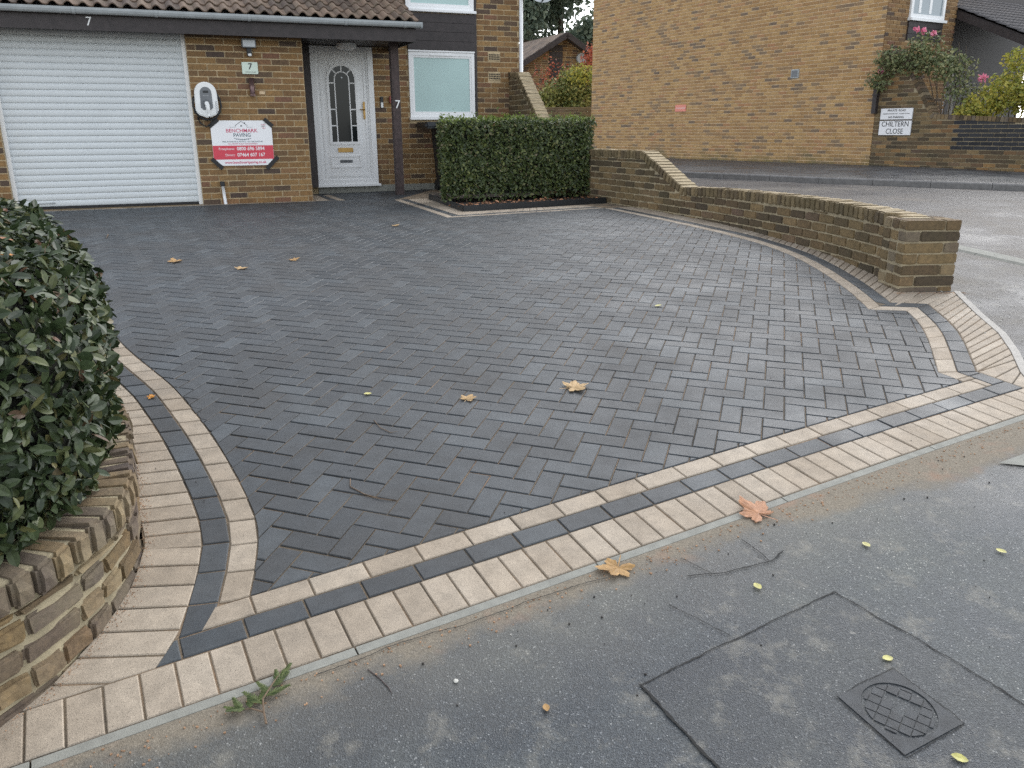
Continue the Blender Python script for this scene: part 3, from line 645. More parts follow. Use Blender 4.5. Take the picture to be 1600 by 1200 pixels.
# ================================================================== WALLS
CRS, BL = .0825, .2475
def wall_path(root, P, side, thick, ztop, zcope, brick_m, cap_m, mortar_m, n_ind, var, cvar, lens, s0=0, s1=None, cope=True, slope_breaks=(), n_cap=150, rec_=.010):
    """brick wall along a plan path (P = visible face); side=+1 puts the body to the left of travel. ztop(s) is the top of the coping"""
    s1 = P.len if s1 is None else s1; ch = .105 if cope else 0; bricks = Pieces(var); caps = Pieces(cvar); zref = ztop(s1) - ch
    # mortar core
    n = int((s1 - s0) / .08) + 1; vs = []; fs = []; rec = rec_
    for i in range(n + 1):
        s = s0 + (s1 - s0) * i / n; p = P.at(s); d = P.dir(s); nn = Vector((-d.y, d.x)) * side; a, c = p + nn * rec, p + nn * (thick - rec); zt = ztop(s) - .012; zb = min(g(p.y), g(a.y)) - .15
        vs += [(a.x, a.y, zb), (a.x, a.y, zt), (c.x, c.y, zt), (c.x, c.y, zb)]
    for i in range(n):
        o = i * 4
        for k in range(3): fs.append((o+k, o+k+1, o+5+k, o+4+k))
    fs += [(0, 1, 2, 3), (n*4, n*4+3, n*4+2, n*4+1)]
    b = MB(); b.add(vs, fs); fix_normals(b.build("mortar_core", mortar_m, root))
    # courses, bottom up from the level of the coping bed
    zmax = max(ztop(s0 + (s1-s0)*k/100) for k in range(101)) - ch; c = -math.ceil((zref - (g(P.at(s1).y) - .2)) / CRS) - 6; row = 0
    while zref + c * CRS < zmax:
        z0 = zref + c * CRS; s = s0 - (BL * .5 if row % 2 else 0); k = 0
        while s < s1 - .01:
            L = lens(s, row, k) if lens else BL; a, e = max(s, s0), min(s + L, s1); s += L; k += 1; m = (a + e) / 2; p = P.at(m)
            lim = ztop(m) - ch
            if e - a < .03 or z0 + CRS < g(p.y) - .02: continue
            h = min(CRS, lim - z0)
            if h < .02: continue
            d = (P.at(e) - P.at(a)); L2 = d.length - .011; d.normalize(); nn = Vector((-d.y, d.x)) * side
            ctr = (P.at(a) + P.at(e)) / 2 + nn * (thick / 2 + rnd.uniform(-.003, .003))
            bricks.add(frame((ctr.x, ctr.y, z0 + h/2), Vector((d.x, d.y, 0)) * (L2 - .002), Vector((nn.x, nn.y, 0)) * thick, (0, 0, h - .0125)), rnd.randrange(len(var)))
        c += 1; row += 1
    bricks.emit("brick", root, brick_m, n_ind, "further_bricks")
    if cope:
        s = s0 + .04
        while s < s1 - .02:
            p = P.at(s); d = P.dir(s, .06); zs = (ztop(min(s+.05, s1)) - ztop(max(s-.05, s0))) / (min(s+.05, s1) - max(s-.05, s0)); nn = Vector((-d.y, d.x)) * side
            t3 = Vector((d.x, d.y, zs)).normalized(); n3 = Vector((nn.x, nn.y, 0)); up = t3.cross(n3) if t3.cross(n3).z > 0 else n3.cross(t3)
            wd = CRS / math.hypot(1, zs); ctr = p + nn * (thick / 2 - .004 + rnd.uniform(-.004, .004)); zc = ztop(s)
            caps.add(frame(Vector((ctr.x, ctr.y, zc)) - up * (ch/2 - rnd.uniform(-.003, .003)), t3 * (CRS - .012), n3 * (thick + .012), up * (ch - .006)), rnd.randrange(len(cvar)))
            s += wd
        caps.emit("coping_brick", root, cap_m, n_cap, "further_coping_bricks")
def lerp_tab(tab):
    def f(s):
        for (a, za), (b, zb) in zip(tab, tab[1:]):
            if s <= b: return za + (zb - za) * max(0, (s - a)) / (b - a)
        return tab[-1][1]
    return f
s_hi = near_on(GWp, Vector((1.72, 11.1))); s_lo = near_on(GWp, Vector((2.06, 10.2))); s_w1 = near_on(GWp, Vector((.60, 13.7)))
gz = lerp_tab([(0, 2.63), (s_w1 * .25, 2.60), (s_w1 + .12, 1.40), (s_hi, 1.395), (s_lo, 1.0), (s_lo + 1.0, 1.03), (GWp.len - 1.5, 1.045), (GWp.len, 1.02)])
gw = thing("garden_wall", (2.5, 9, g(9)), "curved low brick wall with sloping step running from the house to an end pier", "wall")
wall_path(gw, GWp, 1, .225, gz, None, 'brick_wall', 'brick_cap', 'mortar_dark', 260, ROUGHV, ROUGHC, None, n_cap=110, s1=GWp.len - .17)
# end pier
pr = Pieces(ROUGHV); PO = Vector((2.90, 6.10)); pe = Vector((.997, .075)).normalized(); pn = Vector((-pe.y, pe.x)); PW = .43; PD = .33
b = MB(); ctr = PO + pe*PW/2 + pn*PD/2; b.box((ctr.x, ctr.y, .70), PW-.02, PD-.02, .60, frame((0, 0, 0), (pe.x, pe.y, 0), (pn.x, pn.y, 0)).to_3x3()); b.build("pier_core", 'mortar_dark', gw)
for r in range(8):
    z = 1.012 - (r + .5) * CRS
    runs = [(0, .31, .43), (0, .12, .43)][r % 2]
    for y0, y1 in ((0, .105), (.11, .215), (.22, .33)):
        for a, e in zip(runs, runs[1:]):
            c = PO + pe*((a+e)/2 + rnd.uniform(-.003, .003)) + pn*((y0+y1)/2 + rnd.uniform(-.004, .002))
            pr.add(frame((c.x, c.y, z), Vector((pe.x, pe.y, 0))*(e-a-.010), Vector((pn.x, pn.y, 0))*(y1-y0-.006), (0, 0, CRS-.011)), rnd.randrange(8))
pr.emit("pier_brick", gw, ['brick_wall', 'brick_wall', 'brick_wall', 'brick_near'], 300)
# near wall on the left, under the hedge
LWp = Path(LW); lw = thing("front_wall", (-1.6, 2.6, g(2.6)), "low curved brown brick wall with rowlock coping below the near hedge", "wall")
lr = random.Random(3)
def llen(s, row, k): return .124 if (lr.random() < .45 and 1.0 < s < 3.2) else .235
wall_path(lw, LWp, 1, .225, lambda s: .455 + max(0, s - 3.2) * .035, None, ['brick_near', 'brick_near', 'brick_wall'], 'brick_near', 'mortar_yellow', 150, ROUGHN, ROUGHM, llen, s0=.3, n_cap=60, rec_=.017)
# ================================================================== THE HOUSE
def HW(u, n, z): v = C0 + HU * u + HN * n; return Vector((v.x, v.y, z))
hU3, hN3 = Vector((HU.x, HU.y, 0)), Vector((HN.x, HN.y, 0))
HZ = .665
house = thing("brick_house", (C0.x, C0.y, HZ), "yellow-brown brick house with white garage door and tiled porch roof", "house")
def hbox(name, m, u0, u1, n0, n1, z0, z1, parent=None, bev=0):
    b = MB(); c = HW((u0+u1)/2, (n0+n1)/2, (z0+z1)/2); b.box(c, u1-u0, n1-n0, z1-z0, frame((0, 0, 0), hU3, hN3).to_3x3()); o = b.build(name, m, parent or house)
    return bevel(o, bev) if bev else o
hb = Pieces(BOXV)
def brick_face(pc, org, ud, nd, u0, u1, z0, z1, holes, phase=0, crs=CRS, bl=BL, zb=None, depth=.04, key=None, var=8, jt=.0155):
    """stretcher bond bricks on a vertical face; nd = outward normal; holes = (u0,u1,z0,z1)"""
    ud3, nd3 = Vector((ud.x, ud.y, 0)), Vector((nd.x, nd.y, 0)); z = z0; r = 0
    while z < z1 - .01:
        h = min(crs, z1 - z); zm = z + h/2; u = u0 - bl * (.5 if (r + phase) % 2 else 0)
        hs = sorted((a, b) for a, b, c, d in holes if c - .02 < zm < d + .02)
        while u < u1 - .01:
            segs = [(max(u, u0), min(u + bl, u1))]; u += bl
            for a, b in hs:
                ns = []
                for p, q in segs:
                    if q <= a or p >= b: ns.append((p, q))
                    else:
                        if p < a: ns.append((p, a))
                        if q > b: ns.append((b, q))
                segs = ns
            for p, q in segs:
                if q - p < .035: continue
                c = org + ud * ((p+q)/2); o = nd3 * (rnd.uniform(.0045, .008) - depth/2)
                pc.add(frame(Vector((c.x, c.y, zm)) + o, ud3 * (q-p-jt), nd3 * depth, (0, 0, h-jt)), rnd.randrange(var), key(c, zm) if key else None)
        z += crs; r += 1
GL, GR = -3.91, -1.55; out = -HN
hbox("wall_core", 'mortar', GR + .002, 0, .002, 1.3, .4, 3.15)
hbox("wall_core", 'mortar', -6.5, GL - .002, .002, .5, .4, 3.15)
hbox("wall_core", 'mortar', .02, 3.88, 1.222, 1.6, .4, 6.2)
hkey = lambda c, z: (Vector((c.x, c.y, z)) - CAM).length + (0 if c.x > -5 else 3) + max(0, z - 2.9) * 6
brick_face(hb, C0, HU, out, GR, .0, HZ - .005, 2.95, [], key=hkey)
brick_face(hb, C0, HU, out, -6.5, GL, HZ - .005, 2.95, [], key=hkey)
D0 = Vector(HP2(0, 1.22))
holes = [(.29, 1.30, .2, 2.95), (1.9, 3.06, 1.84, 6.2), (.0, .3, .2, 2.95)]
brick_face(hb, D0, HU, out, .02, 3.88, .80, 6.2, holes + [(3.31, 3.53, 2.80, 2.92), (3.31, 3.53, 2.49, 2.63)], key=hkey)
# returns: pillar side towards the porch, and the far right corner of the house
brick_face(hb, Vector(HP2(0, 1.22)), -HN, HU, 0, 1.22, HZ - .005, 2.95, [], 1, key=lambda c, z: 90)
brick_face(hb, Vector(HP2(3.88, 1.22)), HN, HU, 0, 3.0, HZ, 6.2, [], 1, key=lambda c, z: 90)
hbox("wall_core", 'mortar', 3.2, 3.872, 1.6, 4.2, .4, 6.2)
hb.emit("brick", house, 'brick', 300, "further_bricks")
hbox("plinth", 'concrete', .3, 3.0, 1.195, 1.25, .5, .80); hbox("door_step_sill", 'upvc', .27, 1.33, 1.12, 1.24, .79, .825)
# garage door: roller slats
gd = MB(); gd.box(HW((GL+GR)/2, .16, 1.8), GR-GL, .02, 2.3, frame((0, 0, 0), hU3, hN3).to_3x3()); gdo = gd.build("garage_door", 'upvc_dim', house)
pitch_ = .0835; z = .70; prof = [(0, 0), (.004, .006), (.018, .010), (.045, .0115), (.066, .009), (.078, .004), (.0815, 0)]
me_s = None; i = 0
while z < 2.95:
    if me_s is None:
        vs = []
        for e in (GL + .03, GR - .03): vs += [HW(e, .146 - d, h) - Vector((0, 0, 0)) for h, d in prof]
        k = len(prof); base = HW((GL+GR)/2, .146, 0); me_s = bpy.data.meshes.new("slat"); me_s.from_pydata([tuple(v - base) for v in vs], [], [(a, a+1, k+a+1, k+a) for a in range(k-1)]); me_s.materials.append(M['upvc_dim']); me_s.shade_smooth(); me_s.update()
    link(bpy.data.objects.new("slat", me_s), gdo, Matrix.Translation(base + Vector((0, 0, z)))); z += pitch_
hbox("bottom_seal", 'rubber', GL + .02, GR - .02, .125, .165, HZ - .005, .705, gdo)
for e in (GL, GR): hbox("guide_rail", 'upvc', min(e, e + (.05 if e < -3 else -.05)), max(e, e + (.05 if e < -3 else -.05)), .08, .15, HZ, 2.95, gdo)
hbox("door_threshold", 'brick_wall', GL, GR, -.02, .14, HZ - .06, HZ + .004, gdo)
text("maker_mark", "ALLUGUARD", .035, frame(HW(GL + .38, .126, .745), hU3, (0, 0, 1), -hN3), 'grey', gdo)
# eaves: fascia, soffit, gutter, tiles
hbox("fascia", 'timber', -6.6, 1.60, -.32, -.295, 2.90, 3.08); hbox("soffit", 'timber', -6.6, 1.60, -.295, 1.21, 2.955, 2.99)
hbox("barge_board", 'timber', 1.575, 1.60, -.29, 1.21, 2.90, 3.10); hbox("lintel_board", 'timber', -4.2, -.0, -.05, .02, 2.925, 2.956)
b = MB(); prev = None; segs = []
for u in (-6.6, 1.66):
    segs.append([HW(u, -.385 + .058*math.cos(math.pi + math.pi*k/8), 3.155 + .075*math.sin(math.pi + math.pi*k/8)) for k in range(9)] + [HW(u, -.385 + .052*math.cos(2*math.pi - math.pi*k/8), 3.155 + .069*math.sin(2*math.pi - math.pi*k/8)) for k in range(9)])
k = len(segs[0]); b.add(segs[0] + segs[1], [(i, (i+1) % k, k+(i+1) % k, k+i) for i in range(k)] + [tuple(range(k, 2*k))]); gut = fix_normals(b.build("gutter", 'gutter', house))
for u in (-5.2, -2.85, -1.9, -.75, .55, 1.40):
    b = MB(); pts = [[HW(uu, -.385 + .064*math.cos(math.pi + math.pi*k/8), 3.155 + .081*math.sin(math.pi + math.pi*k/8)) for k in range(9)] for uu in (u, u + .04)]; b.add(pts[0] + pts[1], [(i, i+1, 10+i, 9+i) for i in range(8)]); b.build("gutter_bracket", 'gutter', gut)
fix_normals(hbox("gutter_end_cap", 'gutter', 1.655, 1.672, -.45, -.325, 3.075, 3.16, gut, .01))
roof = hbox("roof", 'timber', -6.6, 1.56, -.36, -.30, 3.08, 3.17)
pt = math.radians(24); rd = (hN3 * math.cos(pt) + Vector((0, 0, 1)) * math.sin(pt)); rn = (-hN3 * math.sin(pt) + Vector((0, 0, 1)) * math.cos(pt))
b = MB(); ro = HW(0, -.40, 3.15); b.add([ro + hU3*-6.6, ro + hU3*1.58, ro + hU3*1.58 + rd*1.75, ro + hU3*-6.6 + rd*1.75], [(0, 1, 2, 3)]); b.build("underlay", 'timber', roof)
tw = .168; tl = .27; prof = []
for k in range(13):
    x = k / 12; prof.append((x * tw * 1.04, (.040 * math.sin(math.pi * min(1, x / .60)) if x < .60 else -.010 * math.sin(math.pi * (x - .60) / .40)) + .02))
tv = []
for y, lift in ((0, .022), (tl * 1.12, .0)): tv += [(x - tw/2, y, z + lift) for x, z in prof]
k = len(prof); tfs = [(a, a+1, k+a+1, k+a) for a in range(k-1)]
o = len(tv); tv += [(x - tw/2, 0, z + .022 - .016) for x, z in prof]; tfs += [(o+a, o+a+1, a+1, a) for a in range(k-1)]
tiles = Pieces([(tv, tfs)])
for r in range(7):
    for c in range(int(8.15 / tw)):
        p = ro + hU3 * (1.52 - c*tw) + rd * (r*tl - .03) + rn * (rnd.uniform(-.004, .004) + .01); tiles.add(frame(p, hU3, rd, rn), 0)
tiles.emit("roof_tile", roof, 'tile', 300)
# porch post
b = MB(); p0, p1 = HW(1.455, .42, HZ), HW(1.42, .30, 2.96)
mtx = frame((0, 0, 0), hU3, hN3).to_3x3(); q = [mtx @ Vector((x, y, 0)) for x, y in ((-.06, -.06), (.06, -.06), (.06, .06), (-.06, .06))]
b.add([p0 + v for v in q] + [p1 + v for v in q], [(0, 1, 5, 4), (1, 2, 6, 5), (2, 3, 7, 6), (3, 0, 4, 7)]); post = b.build("porch_post", 'timber_worn', house)
text("number_seven", "7", .17, frame(HW(1.44, .268, 2.05), hU3, (0, 0, 1), -hN3), 'white', post); text("number_seven", "7", .15, frame(HW(-2.68, -.323, 3.0), hU3, (0, 0, 1), -hN3), 'white', house)
hbox("door_post", 'timber', .02, .27, 1.0, 1.22, .80, 2.95)
# front door
ff = thing  # noqa
fd = hbox("front_door", 'upvc', .31, 1.285, 1.19, 1.25, .825, 2.94)
def hprism(name, m, poly, n0, n1, parent):
    b = MB(); b.prism(poly, frame(HW(0, 0, 0), hU3, (0, 0, 1), -hN3), -n0, -n1); return fix_normals(b.build(name, m, parent))
def rim(name, m, outer_, inner_, n0, n1, parent):
    k = len(outer_); b = MB(); fw = frame(HW(0, 0, 0), hU3, (0, 0, 1), -hN3)
    vs = [fw @ Vector((x, y, -n)) for n in (n0, n1) for x, y in outer_] + [fw @ Vector((x, y, -n)) for n in (n0, n1) for x, y in inner_]
    fs = []
    for i in range(k):
        j = (i+1) % k; fs += [(k+i, k+j, 3*k+j, 3*k+i), (i, j, k+j, k+i), (2*k+j, 2*k+i, 3*k+i, 3*k+j)]
    b.add(vs, fs); return fix_normals(b.build(name, m, parent))
def rect(a, b_, c, d): return [(a, c), (b_, c), (b_, d), (a, d)]
rim("door_frame", 'upvc', rect(.30, 1.295, .82, 2.945), rect(.385, 1.21, .90, 2.86), 1.25, 1.150, fd)
rim("frame_bead", 'upvc', rect(.385, 1.21, .90, 2.86), rect(.415, 1.18, .93, 2.83), 1.25, 1.165, fd)
leaf_ = hbox("door_leaf", 'upvc', .417, 1.178, 1.175, 1.2, .932, 2.828, fd)
rim("leaf_moulding", 'upvc', rect(.43, 1.165, .95, 2.81), rect(.462, 1.133, .985, 2.775), 1.19, 1.166, fd)
def arch(u0, u1, z0, z1, n=16): r = (u1-u0)/2; cx = (u0+u1)/2; return [(u0, z0), (u1, z0)] + [(cx + r*math.cos(math.pi*i/n), z1 - r + r*math.sin(math.pi*i/n)) for i in range(n+1)]
gA = arch(.575, .985, 1.50, 2.66); rim("glazing_surround", 'upvc', arch(.535, 1.025, 1.455, 2.705), gA, 1.19, 1.158, fd)
pane = hprism("door_glass", 'darkglass', gA, 1.186, 1.172, fd)
def bar(pts, w, name="glazing_bar"):
    P = Path(pts); L = offset(P.p, w); R = offset(P.p, -w); b = MB(); fw = frame(HW(0, 1.169, 0), hU3, (0, 0, 1), -hN3); n = len(L)
    b.add([fw @ Vector((p.x, p.y, 0)) for p in L] + [fw @ Vector((p.x, p.y, 0)) for p in R], [(i, i+1, n+i+1, n+i) for i in range(n-1)]); fix_normals(b.build(name, 'upvc', pane))
inn_ = [(.665, 1.5)] + [(.78 + .115*math.cos(math.pi - math.pi*i/10), 2.455 + .115*math.sin(math.pi*i/10)) for i in range(11)] + [(.895, 1.5)]
bar([Vector(p) for p in inn_], .0085)
for z in (1.75, 2.0, 2.40):
    bar([Vector((.575, z)), Vector((.665, z))], .0085); bar([Vector((.895, z)), Vector((.985, z))], .0085)
for a in (45, 90, 135): bar([Vector((.78 + .115*math.cos(math.radians(a)), 2.455 + .115*math.sin(math.radians(a)))), Vector((.78 + .205*math.cos(math.radians(a)), 2.455 + .205*math.sin(math.radians(a))))], .0085)
lb = hbox("letter_box", 'brass', .655, .90, 1.155, 1.176, 1.335, 1.405, fd, .006)
rim("lower_panel_moulding", 'upvc', rect(.53, 1.03, 1.09, 1.285), rect(.555, 1.005, 1.115, 1.26), 1.18, 1.162, fd)
o = hbox("paper_sticker", 'grey', .675, .885, 1.1735, 1.1765, 1.165, 1.215, fd); text("sticker_text", "NO JUNK MAIL", .026, frame(HW(.78, 1.172, 1.19), hU3, (0, 0, 1), -hN3), 'ink', fd)
hd = hbox("door_handle", 'brass', 1.10, 1.135, 1.150, 1.168, 1.85, 2.12, fd, .008)
b = MB(); b.tube([HW(1.117, 1.15, 2.0), HW(1.117, 1.11, 2.0), HW(1.04, 1.105, 2.0)], .010); b.build("lever", 'brass', hd, True)
b = MB(); b.tube([HW(.78, 1.168, 2.48), HW(.78, 1.155, 2.48)], .013, 10); b.build("spy_hole", 'silver', fd)
hbox("door_bell", 'black', 1.40, 1.45, 1.185, 1.214, 2.02, 2.20, house, .006); hbox("bell_push", 'white', 1.407, 1.443, 1.178, 1.186, 2.03, 2.11, house)
hbox("junction_box", 'redbox', 1.55, 1.66, 1.16, 1.214, 2.10, 2.21, house, .008)
# porch lamp
b = MB(); pts = []; n = 20
for k, (r, z) in enumerate(((.0, 2.855), (.09, 2.858), (.13, 2.875), (.15, 2.91), (.15, 2.95))):
    pts += [HW(.80 + r*math.cos(2*math.pi*i/n), .75 + r*math.sin(2*math.pi*i/n), z) for i in range(n)]
b.add(pts, [(k*n+i, k*n+(i+1) % n, (k+1)*n+(i+1) % n, (k+1)*n+i) for k in range(4) for i in range(n)]); pl_ = fix_normals(b.build("porch_lamp", 'upvc', house, True))
# windows
def window(u0, u1, z0, z1, fw_, n, gl, sill=True, name="window"):
    wn = hbox(name, 'darkglass', u0 + .02, u1 - .02, n + .01, n + .06, z0 + .02, z1 - .02)
    rim("frame", 'upvc', rect(u0, u1, z0, z1), rect(u0 + fw_, u1 - fw_, z0 + fw_, z1 - fw_), n + .04, n - .035, wn)
    rim("sash", 'upvc', rect(u0 + fw_ - .005, u1 - fw_ + .005, z0 + fw_ - .005, z1 - fw_ + .005), rect(u0 + fw_ + .032, u1 - fw_ - .032, z0 + fw_ + .032, z1 - fw_ - .032), n + .03, n - .024, wn)
    hbox("pane", gl, u0 + fw_, u1 - fw_, n - .012, n - .004, z0 + fw_, z1 - fw_, wn)
    if sill: hbox("sill", 'upvc', u0 - .02, u1 + .03, n - .09, n + .02, z0 - .045, z0 - .003, wn, .006)
    return wn
wn = window(1.905, 3.05, 1.885, 2.905, .055, 1.22, 'frost'); hbox("trickle_vent", 'upvc', 2.27, 2.66, 1.175, 1.186, 2.852, 2.88, wn)
hbox("head_trim", 'upvc', 1.90, 3.055, 1.17, 1.23, 2.908, 2.932, wn)
for (a, z, s) in ((2.09, 2.16, .05), (2.09, 2.06, .045)):
    b = MB(); b.tube([HW(a + s*math.cos(t*.6), 1.221, z + s*.5*math.sin(t*.6)) for t in range(12)], .006, 5); b.build("window_charm", 'navy', wn)
window(1.89, 3.055, 3.555, 4.8, .055, 1.22, 'frost')
for k in range(4): hbox("cladding_board", 'timber', 1.9, 3.06, 1.165 + .004*k, 1.22, 2.94 + k*.14, 3.075 + k*.14)
hbox("corner_board", 'timber', 3.06, 3.10, 1.19, 1.23, 1.84, 4.8)
for z0, z1 in ((2.80, 2.92), (2.49, 2.63)):
    v = hbox("air_brick", 'mortar', 3.31, 3.53, 1.213, 1.24, z0, z1)
    for r in range(3):
        for c in range(7): hbox("vent_slot", 'crack', 3.325 + c*.029, 3.344 + c*.029, 1.2095, 1.2125, z0 + .016 + r*.034, z0 + .038 + r*.034, v)
b = MB(); b.tube([HW(3.90, 1.16, 6.0), HW(3.90, 1.16, 2.62)], .033, 10); b.build("downpipe", 'upvc', house, True)
# ================================================================== THINGS ON THE HOUSE WALL
WF = lambda u, z, n=-.010: frame(HW(u, n, z), hU3, (0, 0, 1), -hN3)
def place(name, u, z, label, cat): return thing(name, HW(u, -.01, z), label, cat)
t = place("security_light", -.73, 2.7, "grey floodlight with motion sensor above the house number plate", "light")
hbox("lamp_head", 'grey', -.825, -.635, -.10, -.045, 2.775, 2.895, t, .008); hbox("lens", 'silver', -.81, -.65, -.104, -.0995, 2.785, 2.87, t)
hbox("bracket", 'black', -.76, -.70, -.05, -.008, 2.72, 2.78, t); o = hbox("motion_sensor", 'black', -.765, -.695, -.09, -.008, 2.67, 2.725, t, .01); hbox("sensor_eye", 'white', -.755, -.705, -.10, -.0895, 2.665, 2.70, t, .01)
t = place("number_plate", -.735, 2.5, "cream house plate with black number 7 beside the front door", "sign")
hbox("plate", 'plate', -.845, -.63, -.026, -.010, 2.435, 2.592, t, .004); text("number_seven", "7", .115, WF(-.735, 2.53, -.0265), 'ink', t, bold=.002); text("small_text", "Chiltern Road", .026, WF(-.735, 2.462, -.0265), 'ink', t)
t = place("wall_tube", -.735, 2.15, "narrow brown metal tube fixed on the bricks below the number plate", "wall fitting")
b = MB(); b.tube([HW(-.735, -.045, 2.385), HW(-.735, -.045, 2.145)], .035, 12); b.build("tube", 'tube', t, True); hbox("end_collar", 'tube', -.772, -.698, -.083, -.010, 2.14, 2.17, t, .008); hbox("filler_patch", 'mortar_pale', -.64, -.56, -.011, -.006, 2.17, 2.21, t)
# EV charger
t = place("ev_charger", -1.36, 1.9, "white wall charger with grey face, plugged-in connector and coiled black cable", "car charger")
cw = []
for i in range(13): a = math.pi * i / 12; cw.append((-1.365 + .145*math.cos(a), 2.175 + .145*math.sin(a)))
cw += [(-1.515, 2.05), (-1.515, 1.93), (-1.47, 1.885), (-1.365, 1.845), (-1.26, 1.885), (-1.215, 1.93), (-1.215, 2.05)]
b = MB(); b.prism(cw, frame(HW(0, 0, 0), hU3, (0, 0, 1), -hN3), .012, .105); bevel(b.build("housing", 'white', t), .014)
cf = [(-1.365 + .075*math.cos(math.pi*i/10), 2.18 + .075*math.sin(math.pi*i/10)) for i in range(11)] + [(-1.445, 1.985), (-1.415, 1.955), (-1.315, 1.955), (-1.285, 1.985)]
b = MB(); b.prism(cf, frame(HW(0, 0, 0), hU3, (0, 0, 1), -hN3), .1, .110); b.build("face_panel", 'grey', t)
hbox("display", 'black', -1.40, -1.33, -.113, -.109, 2.175, 2.205, t); text("face_icons", "= = = =", .022, WF(-1.365, 2.14, -.1105), 'white', t)
text("side_lettering", "NOODOE", .036, frame(HW(-1.243, -.1065, 1.99), (0, 0, -1), hU3, -hN3), 'grey', t)
b = MB(); b.tube([HW(-1.365, -.11, 2.045), HW(-1.365, -.135, 2.04)], .045, 14); b.build("socket", 'grey', t)
b = MB(); b.tube([HW(-1.365, -.13, 2.04), HW(-1.362, -.175, 2.015), HW(-1.355, -.165, 1.93), HW(-1.35, -.14, 1.875)], [.028, .030, .022, .018], 10); b.build("connector", 'white', t, True)
b = MB(); pts = [HW(-1.35, -.14, 1.875), HW(-1.345, -.12, 1.83), HW(-1.33, -.07, 1.80)]
for k in range(40): a = -1.4 + k*.42; pts.append(HW(-1.36 + .185*math.cos(a), -.045 - .012*math.sin(k*1.3), 2.03 + .21*math.sin(a)))
b.tube(pts, .013, 7); b.tube([HW(-1.50, -.03, 1.86), HW(-1.47, -.03, 1.78), HW(-1.40, -.03, 1.73), HW(-1.33, -.03, 1.77)], .010, 6); b.build("cable", 'black', t, True)
# sign board
t = place("advertising_board", -.92, 1.2, "white and red paving company board taped to the brick pillar", "sign")
su0, su1, sz0, sz1, ct = -1.345, -.515, 1.20, 1.815, .09
b = MB(); b.prism([(su0 + ct*1.3, sz0), (su1 - ct*1.1, sz0), (su1, sz0 + ct), (su1, sz1 - ct), (su1 - ct*1.1, sz1), (su0 + ct*1.3, sz1), (su0, sz1 - ct*.9), (su0, sz0 + ct)], frame(HW(0, 0, 0), hU3, (0, 0, 1), -hN3), .010, .018); b.build("board", 'signwhite', t)
sm = -.93; FR = -.0187
hbox("red_band", 'signred', su0 + .002, su1 - .002, -.0186, -.0178, 1.285, 1.475, t)
def st(s, u, z, size, m, al='CENTER', sx=1, bold=0): return text("lettering", s, size, WF(u, z, FR), m, t, al, sx, bold)
st("BENCHMARK", sm, 1.675, .072, 'magenta', sx=1.0, bold=.0006); st("PAVING", sm, 1.615, .068, 'navy', sx=1.0, bold=.0006)
st("FREE ESTIMATES & ADVICE / NO OBLIGATION", sm, 1.527, .027, 'navy'); st("ALL WORK FULLY GUARANTEED", sm, 1.498, .027, 'magenta')
st("Freephone:", -1.05, 1.43, .047, 'signwhite', 'RIGHT'); st("0800 696 5894", -1.02, 1.43, .068, 'signwhite', 'LEFT', .93, .001)
st("Direct:", -1.05, 1.345, .047, 'signwhite', 'RIGHT'); st("07464 607 167", -1.02, 1.345, .068, 'signwhite', 'LEFT', .93, .001); st("www.benchmarkpaving.co.uk", -.915, 1.243, .052, 'magenta', sx=.93, bold=.0008)
for k, s in enumerate(("THE", "COMPANY", "YOU CAN", "TRUST")): text("lettering", s, .022, frame(HW(-.60 - .004*k, FR, 1.775 - .022*k), (hU3 + Vector((0, 0, -.22))).normalized(), Vector((0, 0, 1)), -hN3), 'magenta' if k % 2 else 'ink', t)
def line_on(pts, w, m, name="roof_logo_line"):
    P = [Vector(p) for p in pts]; L, R = offset(P, w), offset(P, -w); b = MB(); f0 = WF(0, 0, -.0189); n = len(L)
    b.add([f0 @ Vector((p.x, p.y, 0)) for p in L] + [f0 @ Vector((p.x, p.y, 0)) for p in R], [(i, i+1, n+i+1, n+i) for i in range(n-1)]); fix_normals(b.build(name, m, t))
line_on([(sm-.16, 1.725), (sm-.075, 1.725), (sm-.075, 1.745)], .0016, 'ink'); line_on([(sm-.085, 1.745), (sm, 1.803), (sm+.085, 1.745)], .0028, 'ink'); line_on([(sm+.075, 1.745), (sm+.075, 1.725), (sm+.16, 1.725)], .0016, 'ink')
line_on([(sm+.05, 1.79), (sm+.05, 1.772)], .006, 'ink'); line_on([(sm-.012, 1.742), (sm+.012, 1.742)], .010, 'grey')
for k in range(9): line_on([(sm-.11 + k*.026, 1.570 - .003*(4-abs(k-4))), (sm-.092 + k*.026, 1.570 - .003*(4-abs(k-4)))], .004, 'navy', "paving_logo_mark"); line_on([(sm-.085 + k*.02, 1.558 - .002*(4-abs(k-4))), (sm-.072 + k*.02, 1.558 - .002*(4-abs(k-4)))], .003, 'navy', "paving_logo_mark")
for (u, z, a, L) in ((su0 + .045, sz1 - .035, 38, .16), (su1 - .04, sz1 - .03, -42, .15), (su0 + .04, sz0 + .03, -46, .19), (su1 - .03, sz0 + .03, 44, .24)):
    a = math.radians(a); dx = hU3*math.cos(a) + Vector((0, 0, math.sin(a))); dy = -hU3*math.sin(a) + Vector((0, 0, math.cos(a)))
    b = MB(); b.box((0, 0, 0), L, .055, .0016, None); o = b.build("tape_strip", 'tape', None); COL.objects.unlink(o); me = o.data; bpy.data.objects.remove(o); link(bpy.data.objects.new("tape_strip", me), t, frame(HW(u, -.0215, z), dx, dy, -hN3))
t = place("waste_pipe", -1.25, .68, "short white pipe with black cap standing at the foot of the brick pillar", "pipe")
